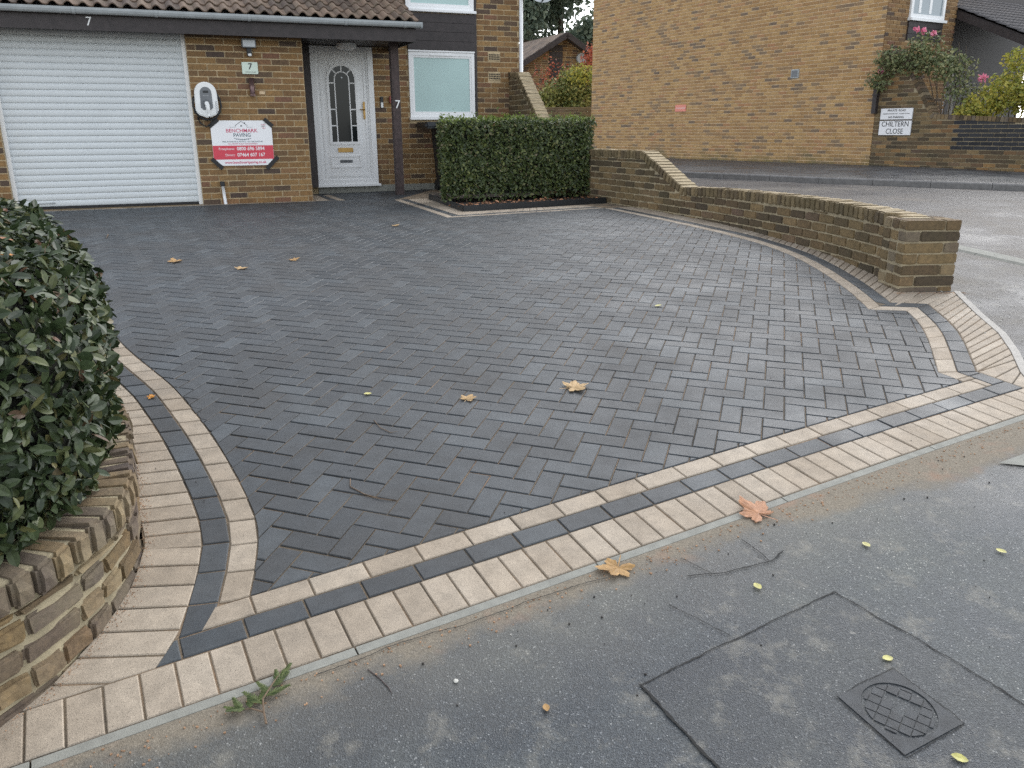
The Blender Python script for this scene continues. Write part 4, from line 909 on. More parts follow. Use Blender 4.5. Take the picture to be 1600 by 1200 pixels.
b = MB(); b.tube([HW(-1.25, -.05, HZ), HW(-1.265, -.05, .93)], .022, 10); b.build("pipe", 'upvc', t, True); b = MB(); b.tube([HW(-1.265, -.05, .92), HW(-1.268, -.05, .985)], .033, 10); b.build("cap", 'black', t)
# satellite dish above the corner
t = thing("satellite_dish", HW(4.05, 1.2, 3.8), "grey satellite dish on the upper corner of the house", "satellite dish")
b = MB(); dc = HW(4.16, 1.05, 4.02); dn = Vector((.45, -.85, .25)).normalized(); da = dn.cross(Vector((0, 0, 1))).normalized(); db = da.cross(dn); pts = []
for k in range(5):
    r = .34 * k / 4
    pts += [dc + (da*math.cos(2*math.pi*i/20) + db*math.sin(2*math.pi*i/20)) * r + dn * (r*r*.5) for i in range(20)]
b.add(pts, [(k*20+i, k*20+(i+1) % 20, (k+1)*20+(i+1) % 20, (k+1)*20+i) for k in range(4) for i in range(20)]); b.build("dish", 'gutter', t, True)
b = MB(); b.tube([dc - db*.33, dc - db*.30 + dn*.2, dc - db*.1 + dn*.36], .012, 6); b.tube([dc, HW(3.95, 1.25, 4.0)], .02, 6); b.build("arm", 'black', t)
b = MB(); b.box(dc - db*.08 + dn*.38, .07, .07, .11); b.build("receiver", 'black', t)
# wheelie bin
t = thing("wheelie_bin", HW(2.45, .75, .68), "black wheelie bin half hidden behind the hedge under the window", "bin")
b = MB(); q0 = [(2.26, .55), (2.72, .55), (2.72, 1.0), (2.26, 1.0)]; q1 = [(2.20, .48), (2.78, .48), (2.78, 1.06), (2.20, 1.06)]
b.add([HW(u, n, .72) for u, n in q0] + [HW(u, n, 1.70) for u, n in q1], [(0, 1, 5, 4), (1, 2, 6, 5), (2, 3, 7, 6), (3, 0, 4, 7), (0, 3, 2, 1)]); bevel(b.build("body", 'bin', t), .03)
hbox("lid", 'bin', 1.94, 2.82, .44, 1.10, 1.70, 1.80, t, .03); hbox("lid_handle", 'bin', 2.1, 2.3, .40, .45, 1.72, 1.76, t, .01)
for u in (2.28, 2.70): b = MB(); b.tube([HW(u-.03, 1.0, .77), HW(u+.03, 1.0, .77)], .10, 14); b.build("wheel", 'black', t)
# ================================================================== FOLIAGE HELPERS
def leaf_var(L, W, fold, curl, r):
    st_ = [(.14, .55), (.38, .98), (.66, .92), (.88, .48)]; vs = [(0, 0, 0)]
    for q, wq in st_:
        x = L * q; zc = curl * L * q * q; vs += [(x, W/2*wq, zc + fold*W*wq), (x, 0, zc), (x, -W/2*wq, zc + fold*W*wq)]
    vs.append((L, 0, curl * L))
    return vs, [(0, 2, 1), (0, 3, 2)] + [f for k in (0, 3, 6) for f in ((1+k, 2+k, 5+k, 4+k), (2+k, 3+k, 6+k, 5+k))] + [(10, 11, 13), (11, 12, 13)]
def leaf_frame(p, nrm, r, scale, spread=.75, droop=0):
    n = (nrm + Vector((r.gauss(0, spread), r.gauss(0, spread), r.gauss(0, spread) + .25))).normalized()
    d = Vector((r.gauss(0, 1), r.gauss(0, 1), r.gauss(0, 1) - droop)) + nrm * .35; d = (d - n * d.dot(n)).normalized(); s = n.cross(d)
    return frame(p, d*scale, s*scale, n*scale)
def foliage(parent, pts, L, W, m, r, n_ind=0, name="leaf", mass="foliage", spread=.75, droop=0):
    pc = Pieces([leaf_var(1, W / L, .10 + .12*r.random(), r.uniform(-.25, .15), r) for _ in range(6)])
    for p, n in pts: pc.add(leaf_frame(p, n, r, L * r.uniform(.5, 1.3), spread, droop), r.randrange(6))
    pc.emit(name, parent, m, n_ind, mass)
def blob_pts(c, rad, n, r, shell=.55, flat=0):
    out = []
    while len(out) < n:
        v = Vector((r.gauss(0, 1), r.gauss(0, 1), r.gauss(0, 1))).normalized()
        k = (shell + (1 - shell) * r.random() ** .6) * (1 + .28 * noise.noise(v * 2.3 + Vector(c)))
        out.append((Vector(c) + Vector((v.x*rad[0], v.y*rad[1], v.z*rad[2])) * k, v))
    return out
# ---- near hedge on the left
hr = random.Random(11)
nh = thing("clipped_hedge", (-2.0, 2.9, g(2.9)), "dark glossy-leaved hedge overhanging the near brick wall at the left edge", "hedge")
SEC = [(.15, .45), (.075, .53), (.05, .68), (.05, .88), (.06, 1.05), (.10, 1.17), (.19, 1.24), (.55, 1.27), (1.0, 1.27)]
secP = Path([Vector(p) for p in SEC]); s_end = near_on(LWp, Vector((-2.85, 5.0)))
def hedge_pt(s, t, inset_=0):
    endf = max(0, (s - (s_end - .35)) / .35); p = LWp.at(min(s, LWp.len)); d = LWp.dir(s, .15); nn = Vector((-d.y, d.x)); q = secP.at(t*secP.len); e = secP.dir(t*secP.len, .05)
    n2 = Vector((-e.y, e.x)); n2 = n2 if n2.x < 0 or n2.y > .5 else -n2
    lump = .045 * noise.noise(Vector((s*3.1, t*5, 2))) + .02 * noise.noise(Vector((s*9, t*14, 5)))
    q = q + n2 * (lump - inset_); dd, z = q.x + endf*endf*.22, q.y - endf**4 * .30; rise = max(0, g(p.y) - .16) * .28
    pos3 = Vector((p.x + nn.x*dd, p.y + nn.y*dd, z + rise)); n3 = Vector((nn.x*n2.x, nn.y*n2.x, n2.y)); return pos3, (n3 + Vector((d.x, d.y, 0)) * endf * .8).normalized()
pts = []
for _ in range(25000):
    s = .25 + (s_end - .25) * hr.random(); t_ = hr.random() ** 1.15; p, n = hedge_pt(s, t_, 0); pts.append((p - n * (abs(hr.gauss(0, .035)) - .012), n))
foliage(nh, pts, .052, .026, 'leaf_near', hr, 300, spread=.62)
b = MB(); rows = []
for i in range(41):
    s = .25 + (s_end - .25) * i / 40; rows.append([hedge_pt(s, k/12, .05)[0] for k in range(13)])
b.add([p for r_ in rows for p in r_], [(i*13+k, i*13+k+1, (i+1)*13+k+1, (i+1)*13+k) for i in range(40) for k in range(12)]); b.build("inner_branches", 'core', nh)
for k in range(46):
    s = hr.uniform(.8, s_end - .3); p, n = hedge_pt(s, hr.random(), .04); d = (n + Vector((hr.gauss(0, .5), hr.gauss(0, .5), .3))).normalized(); b = MB(); b.tube([p, p + d*.05, p + d*.09 + Vector((0, 0, .01))], [.0025, .002, .001], 4); b.build("twig", 'twig', nh)
# odd coloured leaves and berries caught in it
for (sx_, tt, m, sc, nm) in ((2.55, .60, 'orange', .09, "orange_leaf"), (2.95, .62, 'maple_red', .07, "red_leaf"), (2.85, .66, 'leaf_red', .04, "red_leaf"), (3.6, .78, 'lemon', .05, "yellow_leaf"), (1.55, .22, 'lemon', .03, "yellow_leaf"), (1.5, .30, 'leaf_red', .03, "red_leaf")):
    p, n = hedge_pt(sx_, tt, -.012); v = leaf_var(1, .6, .1, -.1, hr); me = bpy.data.meshes.new(nm); me.from_pydata(v[0], [], v[1]); me.materials.append(M[m]); link(bpy.data.objects.new(nm, me), nh, leaf_frame(p, n, hr, sc, .15))
# soil behind the near wall
sheet("flower_bed", [tuple(p) for p in offset(LW, .20)] + [(-9, 9.5), (-9, .5)], .20, 'soil', step=.4, kind="structure")
# ---- planter and clipped hedge in front of the window
pln = thing("planter_edging", (-.62, 10.79, g(10.8)), "low black edging boards round the bed under the far hedge", "edging")
PE = [Vector((-1.25, 12.75)), Vector((-.62, 10.79)), Vector((1.36, 11.95))]; PEi = offset(PE, .04)
for a in (0, 1):
    b = MB(); q = [PE[a], PE[a+1], PEi[a+1], PEi[a]]; b.add([(p.x, p.y, g(p.y) + .075) for p in q] + [(p.x, p.y, g(p.y) - .05) for p in q], [(0, 1, 2, 3), (4, 5, 1, 0), (6, 7, 3, 2), (5, 6, 2, 1), (7, 4, 0, 3)]); bevel(b.build("edging_board", 'black', pln), .008)
sheet("planting_bed", [tuple(p) for p in PEi] + [(.9, 13.0), (-.5, 14.2), (-1.2, 13.3)], .035, 'soil', step=.3, kind="structure")
fh = thing("box_hedge", (.1, 12.3, .67), "clipped box-shaped green hedge in the planter beside the garden wall", "hedge")
HA0, HB0 = Vector((-.93, 11.5)), Vector((1.22, 12.45)); hd_ = (HB0 - HA0).normalized(); hn_ = Vector((-.10, .99)); HLn, HD, Z0, Z1 = (HB0-HA0).length, .95, .74, 1.79
fr2 = random.Random(5); pts = []; tips = []
def lumpy(p, n): return p + n * (.06*noise.noise(p*2.6) + .045*noise.noise(p*8))
def fpt(a, dep, z): v = HA0 + hd_*a + hn_*dep; return Vector((v.x, v.y, z))
fn_, ln_, rn_ = Vector((-hn_.x, -hn_.y, 0)), Vector((-hd_.x, -hd_.y, 0)), Vector((hd_.x, hd_.y, 0)); up = Vector((0, 0, 1))
for _ in range(14500):
    q = fr2.random(); a, d_, z = fr2.random()*HLn, fr2.random()*HD, Z0 + (Z1-Z0)*fr2.random()
    if q < .62: p, n = fpt(a, 0, z), fn_
    elif q < .78: p, n = fpt(0, d_, z), ln_
    elif q < .86: p, n = fpt(HLn, d_, z), rn_
    else: p, n = fpt(a, d_, Z1), up
    # round the arrises, and let the foot thin out
    ez = max(0, (p.z - (Z1 - .12)) / .12); ea = max(0, 1 - a/.12) if q < .62 or q >= .86 else 0; eb = max(0, 1 - (HLn-a)/.12) if q < .62 or q >= .86 else 0
    if q < .62: p = p + Vector((hn_.x, hn_.y, 0)) * (.06*ez*ez + .06*ea*ea + .06*eb*eb); n = (n + up*ez*.8 + ln_*ea + rn_*eb).normalized()
    if p.z < Z0 + .12 and fr2.random() < .55: continue
    pts.append((lumpy(p, n) - n*abs(fr2.gauss(0, .03)), n))
foliage(fh, pts, .050, .026, 'leaf_hedge', fr2, 0, spread=.8)
tips = [(lumpy(fpt(fr2.random()*HLn, fr2.random()*HD, Z1 + .005 + abs(fr2.gauss(0, .012 if q_ % 5 else .045))), up), up) for q_ in range(1700)]
foliage(fh, tips, .042, .018, 'leaf_tip', fr2, 0, mass="fresh_tips", spread=.9)
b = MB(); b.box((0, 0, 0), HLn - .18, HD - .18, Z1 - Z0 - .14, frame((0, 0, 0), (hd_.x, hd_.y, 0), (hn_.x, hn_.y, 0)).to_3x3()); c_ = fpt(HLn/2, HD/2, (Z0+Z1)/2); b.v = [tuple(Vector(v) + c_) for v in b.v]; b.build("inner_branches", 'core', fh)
for k in range(9):
    a = .1 + HLn * k / 9; b = MB(); p0 = fpt(a, .12 + .3*fr2.random(), .67); b.tube([p0, p0 + Vector((fr2.gauss(0, .03), fr2.gauss(0, .03), .2)), p0 + Vector((fr2.gauss(0, .05), fr2.gauss(0, .05), .45))], [.014, .011, .007], 6); b.build("stem", 'bark', fh)
litter = [(Vector((x, y, g(y) + .05)), up) for x, y in [(-.5 + 1.7*fr2.random(), 0) for _ in range(0)]]
lp = []
for _ in range(220):
    a = fr2.random(); v = PEi[1] + (PEi[2] - PEi[1]) * a + Vector((-.35, .6)) * fr2.uniform(.05, .8); lp.append((Vector((v.x, v.y, g(v.y) + .05)), up))
o = thing("leaf_litter", (.3, 11.6, g(11.6)), kind="stuff"); foliage(o, lp, .05, .03, 'maple_red', fr2, 0, mass="fallen_leaves", spread=.3)
# ================================================================== THE HOUSE ACROSS THE ROAD
PH = math.radians(31); GWd = Vector((-math.sin(PH), math.cos(PH))); GFd = Vector((math.cos(PH), math.sin(PH))); KC = Vector((8.1, 19.2)); ZF = .77
g3, f3 = Vector((GWd.x, GWd.y, 0)), Vector((GFd.x, GFd.y, 0))
def NW(s, f, z): v = KC + GWd*s + GFd*f; return Vector((v.x, v.y, z))       # s along the gable (away), f along the front
nb = thing("neighbouring_house", (KC.x, KC.y, ZF), "large blank pale brick gable end of the house across the side road", "house")
def nbox(name, m, s0, s1, f0, f1, z0, z1, parent=None, bev=0):
    b = MB(); b.box(NW((s0+s1)/2, (f0+f1)/2, (z0+z1)/2), s1-s0, f1-f0, z1-z0, frame((0, 0, 0), g3, f3).to_3x3()); o = b.build(name, m, parent or nb); return bevel(o, bev) if bev else o
nbox("wall_core", 'mortar_pale', .01, 10.6, .002, 2.45, .5, 7.2); nbox("wall_core", 'mortar_pale', 2.2, 10.6, 2.45, 7.5, .5, 7.2)
gb_ = Pieces(BOXV); brick_face(gb_, KC, GWd, -GFd, 0, 10.6, ZF, 7.0, [(2.21, 2.43, 2.84, 3.03)], crs=CRS*.985, bl=BL*.985, jt=.019)
gb_.emit("brick", nb, 'brick_pale', 300, "further_bricks")
fb_ = Pieces(BOXV); brick_face(fb_, KC, GFd, -GWd, 0, 2.5, ZF, 7.0, [(.75, 1.98, 3.55, 5.4)], 1); fb_.emit("front_brick", nb, 'brick', 150, "further_front_bricks")
v = nbox("vent_cover", 'gutter', 2.21, 2.44, -.045, -.004, 2.84, 3.04, None, .008); nbox("grille", 'grey', 2.235, 2.415, -.05, -.0455, 2.865, 3.015, v)
wn = nbox("window", 'darkglass', -.0, .05, .77, 1.96, 4.02, 5.35)
nbox("pane", 'curtain', -.016, -.004, .80, 1.93, 4.05, 5.3, wn)
for (a, b_, c, d) in ((.75, .83, 3.99, 5.4), (1.90, 1.98, 3.99, 5.4), (.83, 1.90, 3.99, 4.07)): nbox("frame", 'upvc', -.05, .0, a, b_, c, d, wn)
nbox("sill", 'upvc', -.10, .0, .72, 2.03, 3.93, 3.985, wn)
for k in range(5):
    c0 = .86 + k*.19; nbox("curtain_fold", 'upvc', -.0215, -.0165, c0, c0 + .09, 4.1, 5.3, wn) if k in (1, 3) else None
for k in range(3): nbox("cladding_board", 'timber', -.03 - .004*k, .01, .75, 1.98, 3.53 + k*.135, 3.66 + k*.135)
# porch recess of that house
nbox("porch_back_wall", 'timber', 1.0, 1.1, 2.5, 7.5, .6, 4.9); nbox("porch_door", 'darkglass', .93, .995, 3.1, 3.85, .9, 3.3)
nbox("door_frame", 'gutter', .92, .99, 3.85, 3.93, .9, 3.35); nbox("door_frame", 'gutter', .92, .99, 3.02, 3.10, .9, 3.35)
pr_ = nbox("porch_roof", 'timber', -1.92, -1.88, 2.6, 7.4, 3.22, 3.40); rd2 = (g3*math.cos(.406) + up*math.sin(.406)); rn2 = (-g3*math.sin(.406) + up*math.cos(.406)); pt2 = Pieces([(tv, tfs)])
b = MB(); r0 = NW(-1.95, 2.55, 3.42); q = [r0, r0 + f3*4.9, r0 + f3*4.9 + rd2*3.2, r0 + rd2*3.2]; b.add(q + [p - rn2*.03 for p in q], [(0, 1, 2, 3), (7, 6, 5, 4), (0, 3, 7, 4), (1, 5, 6, 2), (0, 4, 5, 1)]); b.build("underlay", 'timber', pr_)
b = MB(); mt = frame(r0 + rd2*1.6 - rn2*.10 - f3*.012, rd2*3.2, f3*.025, rn2*.16); b.box((0, 0, 0), 1, 1, 1); b.v = [tuple(mt @ Vector(v)) for v in b.v]; b.build("barge_board", 'timber', pr_)
b = MB(); b.tube([NW(-1.99, 2.5, 3.36), NW(-1.99, 7.4, 3.36)], .05, 8); b.build("porch_gutter", 'gutter', pr_)
for r in range(12):
    for c in range(28): pt2.add(frame(r0 + f3*(.03 + c*tw) + rd2*(r*tl) + rn2*.016, f3, rd2, rn2), 0)
pt2.emit("roof_tile", pr_, 'tile_grey', 300)
# the wing wall with the road signs
fw = thing("boundary_wall", NW(-2, 0, .75), "neighbour's boundary wall with raked top, its right part coated black", "wall")
def ft(s): return 3.25 if s < .45 else (3.25 - (s-.45)/.92*1.28 if s < 1.37 else 1.93 - (s-1.37)*.055)
b = MB(); n = 40; vs = []; fs = []
for i in range(n + 1):
    s = 5.2*i/n; z = ft(s) - .03; p, q = NW(-s, .006, .5), NW(-s, .21, .5); vs += [p, Vector((p.x, p.y, z)), Vector((q.x, q.y, z)), q]
for i in range(n):
    for k in range(3): fs.append((i*4+k, i*4+k+1, i*4+5+k, i*4+4+k))
b.add(vs, fs + [(n*4, n*4+1, n*4+2, n*4+3)]); fix_normals(b.build("mortar_core", 'mortar_dark', fw))
wb, wk = Pieces(BOXV), Pieces(BOXV); z = .66; r = 0
while z < 3.25:
    s = -.12 if r % 2 else 0
    while s < 5.2:
        a, e = max(0, s), min(5.2, s + BL); s += BL
        if ft((a+e)/2) - .02 < z + CRS or e - a < .05: continue
        c = NW(-(a+e)/2, .10, z + CRS/2) ; black = (a > 1.78 and z > 1.22)
        (wk if black else wb).add(frame(c - f3*rnd.uniform(0, .004), g3*(e-a-.014), f3*.205, (0, 0, CRS-.014)), rnd.randrange(8))
    z += CRS; r += 1
wb.emit("brick", fw, ['brick_wall', 'brick_wall', 'brick_wall', 'brick'], 260); wk.emit("black_brick", fw, 'brick_black', 300)
caps = Pieces(BOXV); s = .04
while s < 5.2:
    dz = (ft(s+.03) - ft(s-.03)) / .06; t3 = Vector((-g3.x, -g3.y, dz)).normalized(); u3 = f3.cross(t3); u3 = u3 if u3.z > 0 else -u3
    c = NW(-s, .105, ft(s)); caps.add(frame(c - u3*.03, t3*(CRS-.012), f3*.235, u3*.09), rnd.randrange(8)); s += CRS / math.hypot(1, dz)
caps.emit("coping_brick", fw, ['brick_wall', 'brick_near'], 120)
SF = lambda s, z, d=.02: frame(NW(-s, -d, z), -g3, (0, 0, 1), -f3)
def sboard(name, s0, s1, z0, z1, label, lines):
    t = thing(name, NW(-(s0+s1)/2, 0, z0), label, "sign"); bevel(nbox("plate", 'signwhite', -s1, -s0, -.022, -.008, z0, z1, t), .004)
    rw = [(s0, z0), (s1, z0), (s1, z1), (s0, z1)]
    for (a, b2) in ((0, 1), (2, 3)): zz = rw[a][1]; nbox("border", 'ink', -s1 + .003, -s0 - .003, -.0232, -.0224, zz - .006 if a else zz, zz if a else zz + .006, t)
    for (x, m) in ((s0, 1), (s1, -1)): nbox("border", 'ink', min(-x, -x - .006*m), max(-x, -x - .006*m), -.0232, -.0224, z0, z1, t)
    for (s, z, size, body, sx, bo) in lines: text("lettering", body, size, SF(s, z, .0229), 'ink', t, sx=sx, bold=bo)
sboard("private_road_sign", .15, .93, 1.845, 2.085, "white sign reading private road, no parking, above the street nameplate", [(.54, 2.035, .062, "PRIVATE  ROAD", 1, .0012), (.54, 1.967, .030, "RESIDENTS' PARKING ONLY - NO RIGHT OF WAY", .95, .0006), (.54, 1.895, .062, "NO PARKING", 1, .0012)])
sboard("street_nameplate", .15, .935, 1.52, 1.83, "white street nameplate reading Chiltern Close on the dark boundary wall", [(.54, 1.75, .155, "CHILTERN", .92, .001), (.54, 1.60, .155, "CLOSE", .92, .001)])
t = thing("red_wall_sign", NW(6.3, 0, 2.1), "small faded red and white sign on the big brick gable", "sign"); nbox("plate", 'stickred', 6.10, 6.54, -.022, -.006, 2.16, 2.34, t); text("lettering", "NO BALL GAMES", .05, frame(NW(6.32, -.0226, 2.25), -g3, (0, 0, 1), -f3), 'signwhite', t)
t = thing("drain_pipe", NW(.0, -.05, 1.95), "short black square pipe at the corner of the gable above the signs", "pipe"); nbox("pipe", 'timber', -.06, .04, -.10, -.008, 1.98, 2.62, t); nbox("bracket", 'timber', -.07, .05, -.11, -.004, 2.35, 2.39, t)
# rose on the corner
rr_ = random.Random(21); ro_ = thing("climbing_rose", NW(-.9, .2, .8), "straggly rose bush with pink blooms growing over the raked boundary wall", "shrub")
pts = []
for (s, f, z, a, n) in ((-.30, -.05, 3.05, .40, 620), (-.75, .05, 3.0, .42, 700), (-1.25, .25, 2.95, .44, 620), (-.10, -.15, 2.65, .28, 260), (-1.6, .25, 2.8, .40, 420), (-.9, .1, 3.35, .36, 380), (-1.7, .35, 2.35, .38, 300)): pts += blob_pts(NW(s, f, z), (a, a, a*.75), n, rr_, .25)
foliage(ro_, pts, .07, .04, 'leaf_rose', rr_, 0)
for k in range(12):
    p = NW(-1.5 + rr_.gauss(0, .1), .35, .9); q = NW(-rr_.uniform(.1, 1.8), rr_.uniform(-.1, .5), rr_.uniform(2.5, 3.4)); m_ = (p+q)/2 + Vector((rr_.gauss(0, .15), rr_.gauss(0, .15), .3)); b = MB(); b.tube([p, m_, q], [.016, .011, .005], 5); b.build("stem", 'bark', ro_)
for (s, f, z) in ((-.82, -.1, 3.62), (-.95, -.05, 3.60), (-1.18, -.05, 3.52), (-.15, -.2, 2.85)):
    c = NW(s, f, z); foliage(ro_, [(c + v*.03, v) for _, v in blob_pts(c, (.05,)*3, 26, rr_)], .06, .05, 'petal', rr_, 0, mass="bloom", spread=.3)
tr_ = thing("white_trellis", NW(-1.35, .55, .8), "white flaking timber post standing in the rose bush", "trellis")
b = MB(); b.tube([NW(-1.35, .5, .8), NW(-1.42, .5, 2.1), NW(-1.30, .5, 3.05)], .045, 6); b.build("post", 'concrete_white', tr_); b = MB(); b.tube([NW(-1.3, .5, 3.0), NW(-.7, .5, 3.08)], .035, 6); b.build("rail", 'concrete_white', tr_)
ns = random.Random(31); bu = thing("golden_shrub", NW(-3.0, 1.0, .8), "large yellow-green leafy shrub above the black-coated wall", "shrub"); pts = []
for (s, f, z, a, n) in ((-2.25, .35, 2.1, .42, 900), (-2.7, .5, 2.35, .55, 1600), (-3.2, .6, 2.35, .65, 1700), (-2.6, .7, 2.95, .30, 420), (-2.0, .25, 1.95, .28, 350), (-4.0, .7, 2.3, .7, 1200)): pts += blob_pts(NW(s, f, z), (a, a, a*.8), n, ns, .35)
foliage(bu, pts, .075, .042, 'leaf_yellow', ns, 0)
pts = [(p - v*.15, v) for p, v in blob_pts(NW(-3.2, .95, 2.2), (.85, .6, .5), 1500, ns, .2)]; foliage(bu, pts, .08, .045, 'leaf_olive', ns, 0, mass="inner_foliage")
for k in range(10):
    p = NW(-3 + ns.gauss(0, .25), .95, .8); q = NW(-3 + ns.gauss(0, .6), .95 + ns.gauss(0, .3), 2.5); b = MB(); b.tube([p, q], [.02, .006], 5); b.build("stem", 'bark', bu)
nv = thing("pink_nerine", NW(-2.15, .25, 1.8), "pink star-shaped flower head on a thin stalk in front of the dark door", "flower"); c = NW(-2.15, .30, 2.62)
b = MB(); b.tube([NW(-2.1, .3, 1.7), c], [.008, .006], 5); b.build("stalk", 'leaf_rose', nv); foliage(nv, [(c + v*.02, v) for _, v in blob_pts(c, (.05,)*3, 46, ns)], .10, .025, 'petal', ns, 0, mass="flower_head", spread=.25)
# ================================================================== BETWEEN THE HOUSES
bw = thing("back_garden_wall", (1.2, 29.5, .77), "dark distant garden wall between the two houses", "wall"); b = MB(); b.box((1.0, 29.6, 1.55), 3.6, .2, 1.74); b.build("mortar_core", 'mortar_dark', bw); bp = Pieces(BOXV)
brick_face(bp, Vector((-.8, 29.49)), Vector((1, 0)), Vector((0, -1)), 0, 3.6, .7, 2.42, []); bp.emit("brick", bw, 'brick_wall', 300)
sh = random.Random(41); s1_ = thing("autumn_shrub", (2.0, 30.6, .77), "pale green and gold shrub rising behind the distant garden wall", "shrub"); pts = []
for (x, y, z, a, n) in ((1.25, 30.5, 2.6, .55, 900), (1.8, 30.8, 2.9, .75, 1500), (2.5, 30.6, 2.8, .75, 1300), (2.2, 30.9, 3.45, .5, 600), (2.8, 30.9, 3.5, .4, 350)): pts += blob_pts((x, y, z), (a, a*.8, a*.75), n, sh, .3)
foliage(s1_, pts, .11, .065, 'leaf_olive', sh, 0); foliage(s1_, blob_pts((2.5, 30.3, 3.5), (.6, .5, .4), 420, sh, .3), .10, .055, 'leaf_yellow', sh, 0, mass="gold_foliage")
for k in range(7): p = Vector((2.0 + sh.gauss(0, .4), 30.7, .77)); b = MB(); b.tube([p, p + Vector((sh.gauss(0, .5), 0, 2.2))], [.03, .01], 5); b.build("stem", 'bark', s1_)
s2_ = thing("red_shrub", (2.4, 32, .77), "thin shrub with red autumn leaves against the distant gable", "shrub")
foliage(s2_, blob_pts((2.95, 31.9, 4.0), (.4, .4, .7), 420, sh, .3), .11, .06, 'leaf_red', sh, 0); foliage(s2_, blob_pts((1.5, 32, 3.5), (.9, .4, .8), 300, sh, .2), .09, .05, 'leaf_red', sh, 0, mass="sparse_foliage")
for k in range(8): p = Vector((2.2 + sh.gauss(0, .3), 32, .77)); b = MB(); b.tube([p, p + Vector((sh.gauss(0, .3), 0, 1.6)), p + Vector((sh.gauss(0, .7), sh.gauss(0, .2), 3.4))], [.03, .02, .006], 5); b.build("stem", 'bark', s2_)
fg = thing("distant_gabled_house", (2.2, 34, .77), "small brick house with tiled gable roof seen between the two houses", "house")
rdv = Vector((-.375, .927, 0)).normalized(); qv = Vector((.927, .375, 0)).normalized(); AP = Vector((2.156, 34, 5.22)); hw, ez, ln = 3.3, 3.25, 7.0
e0 = lambda sgn, k=0, z=ez: Vector((AP.x, AP.y, 0)) + qv*sgn*hw + rdv*k + Vector((0, 0, z))
b = MB(); base = [e0(-1, .35, .5), e0(1, .35, .5), e0(1, .35, ez), AP + rdv*.35 - up*.12, e0(-1, .35, ez)]; back = [p + rdv*ln for p in base]
b.add(base + back, [(0, 1, 2, 3, 4), (5, 6, 7, 8, 9), (0, 4, 9, 5), (1, 6, 7, 2)]); fix_normals(b.build("wall", 'mortar', fg))
fgb = Pieces(BOXV); rr3 = 0; z = .8
o2 = Vector((AP.x, AP.y)) + Vector((rdv.x, rdv.y))*.35
while z < 5.0:
    half = hw if z < ez else hw * (AP.z - .15 - z) / (AP.z - ez)
    if half > .2: brick_face(fgb, o2, Vector((qv.x, qv.y)), -Vector((rdv.x, rdv.y)), -half, half, z, z + CRS, [(-.55, .0, 1.5, 5)], rr3)
    z += CRS; rr3 += 1
fgb.emit("brick", fg, 'brick', 120, "further_bricks")
for k in range(14): c = Vector((o2.x, o2.y, 0)) + qv*-.275 - rdv*.02; b = MB(); b.box((c.x, c.y, 1.6 + k*.24), .55, .05, .22, frame((0, 0, 0), qv, rdv).to_3x3()); b.build("cladding_board", 'timber', fg)
for sgn, nm in ((-1, "roof_slope"), (1, "roof_slope")):
    lo = e0(sgn * 1.10, -.05, ez - .15); sl = (lo - (AP - rdv*.05)); b = MB(); nn = sl.cross(rdv).normalized(); nn = nn if nn.z > 0 else -nn
    a0, a1 = AP - rdv*.05, AP + rdv*ln; q = [a0, a1, a1 + sl, a0 + sl]; b.add([p + nn*.02 for p in q] + [p - nn*.10 for p in q], [(0, 1, 2, 3), (4, 5, 6, 7), (0, 3, 7, 4), (2, 1, 5, 6), (3, 2, 6, 7)]); rfo = fix_normals(b.build(nm, 'tile', fg))
    if sgn < 0:
        pc = Pieces(BOXV); L = sl.length; sd_ = sl.normalized(); nr = int(L / .24)
        for r in range(nr):
            for c in range(int(ln / .26)): pc.add(frame(a0 + sd_*(r+.5)*.24 + rdv*((c+.5+(r % 2)*.5)*.26) + nn*(.035 + .004*sh.random()), rdv*.25, sd_*.24, (nn*.024 + sd_*.0)), rnd.randrange(8))
        pc.emit("roof_tile", rfo, 'tile', 300)
    b = MB(); b.box((0, 0, 0), 1, 1, 1); s3 = sl.normalized(); mt = frame(AP - rdv*.09 + sl*.5 - nn*.05, s3*sl.length, rdv*.05, nn*.2); b.v = [tuple(mt @ Vector(v)) for v in b.v]; b.build("barge_board", 'timber', fg)
b = MB(); cdsk = Vector((o2.x, o2.y, 0)) + qv*.75 - rdv*.12 + up*4.35; b.tube([cdsk, cdsk - rdv*.1], .20, 14); b.build("gable_lamp", 'gutter', fg)
def tree(name, x, y, h, spread, label, seed, n, m, trunk_r=.25, base=2.0):
    r = random.Random(seed); t = thing(name, (x, y, .77), label, "tree", "trees behind the houses"); b = MB()
    top = Vector((x + r.gauss(0, .5), y, .77 + h)); pts0 = [Vector((x, y, .6)), Vector((x + r.gauss(0, .25), y, .77 + h*.35)), Vector((x + r.gauss(0, .4), y, .77 + h*.7)), top]
    b.tube(pts0, [trunk_r, trunk_r*.75, trunk_r*.4, .04], 8); tips_ = []
    for k in range(22):
        f = r.uniform(.25, .95); P = Path(pts0); p = P.at(P.len * f); a = r.uniform(0, 2*math.pi); L = spread * (1.1 - f*.6) * r.uniform(.6, 1.1)
        q = p + Vector((math.cos(a)*L, math.sin(a)*L, L*r.uniform(.25, .9))); mid = (p+q)/2 + Vector((0, 0, -.15*L)); b.tube([p, mid, q], [trunk_r*.3*(1.2-f), trunk_r*.18, .015], 6); tips_ += [q, (mid+q)/2, mid]
    b.build("trunk", 'bark', t, True); pts = []
    for q in tips_: pts += blob_pts(q, (spread*.36, spread*.36, spread*.30), n // len(tips_), r, .15)
    foliage(t, pts, .30, .15, m, r, 0, mass="crown", spread=.9, droop=.6)
tree("eucalyptus_tree", .6, 47, 15, 3.0, "grey-green tree with dense foliage just right of the downpipe", 51, 26000, 'leaf_grey', .42)
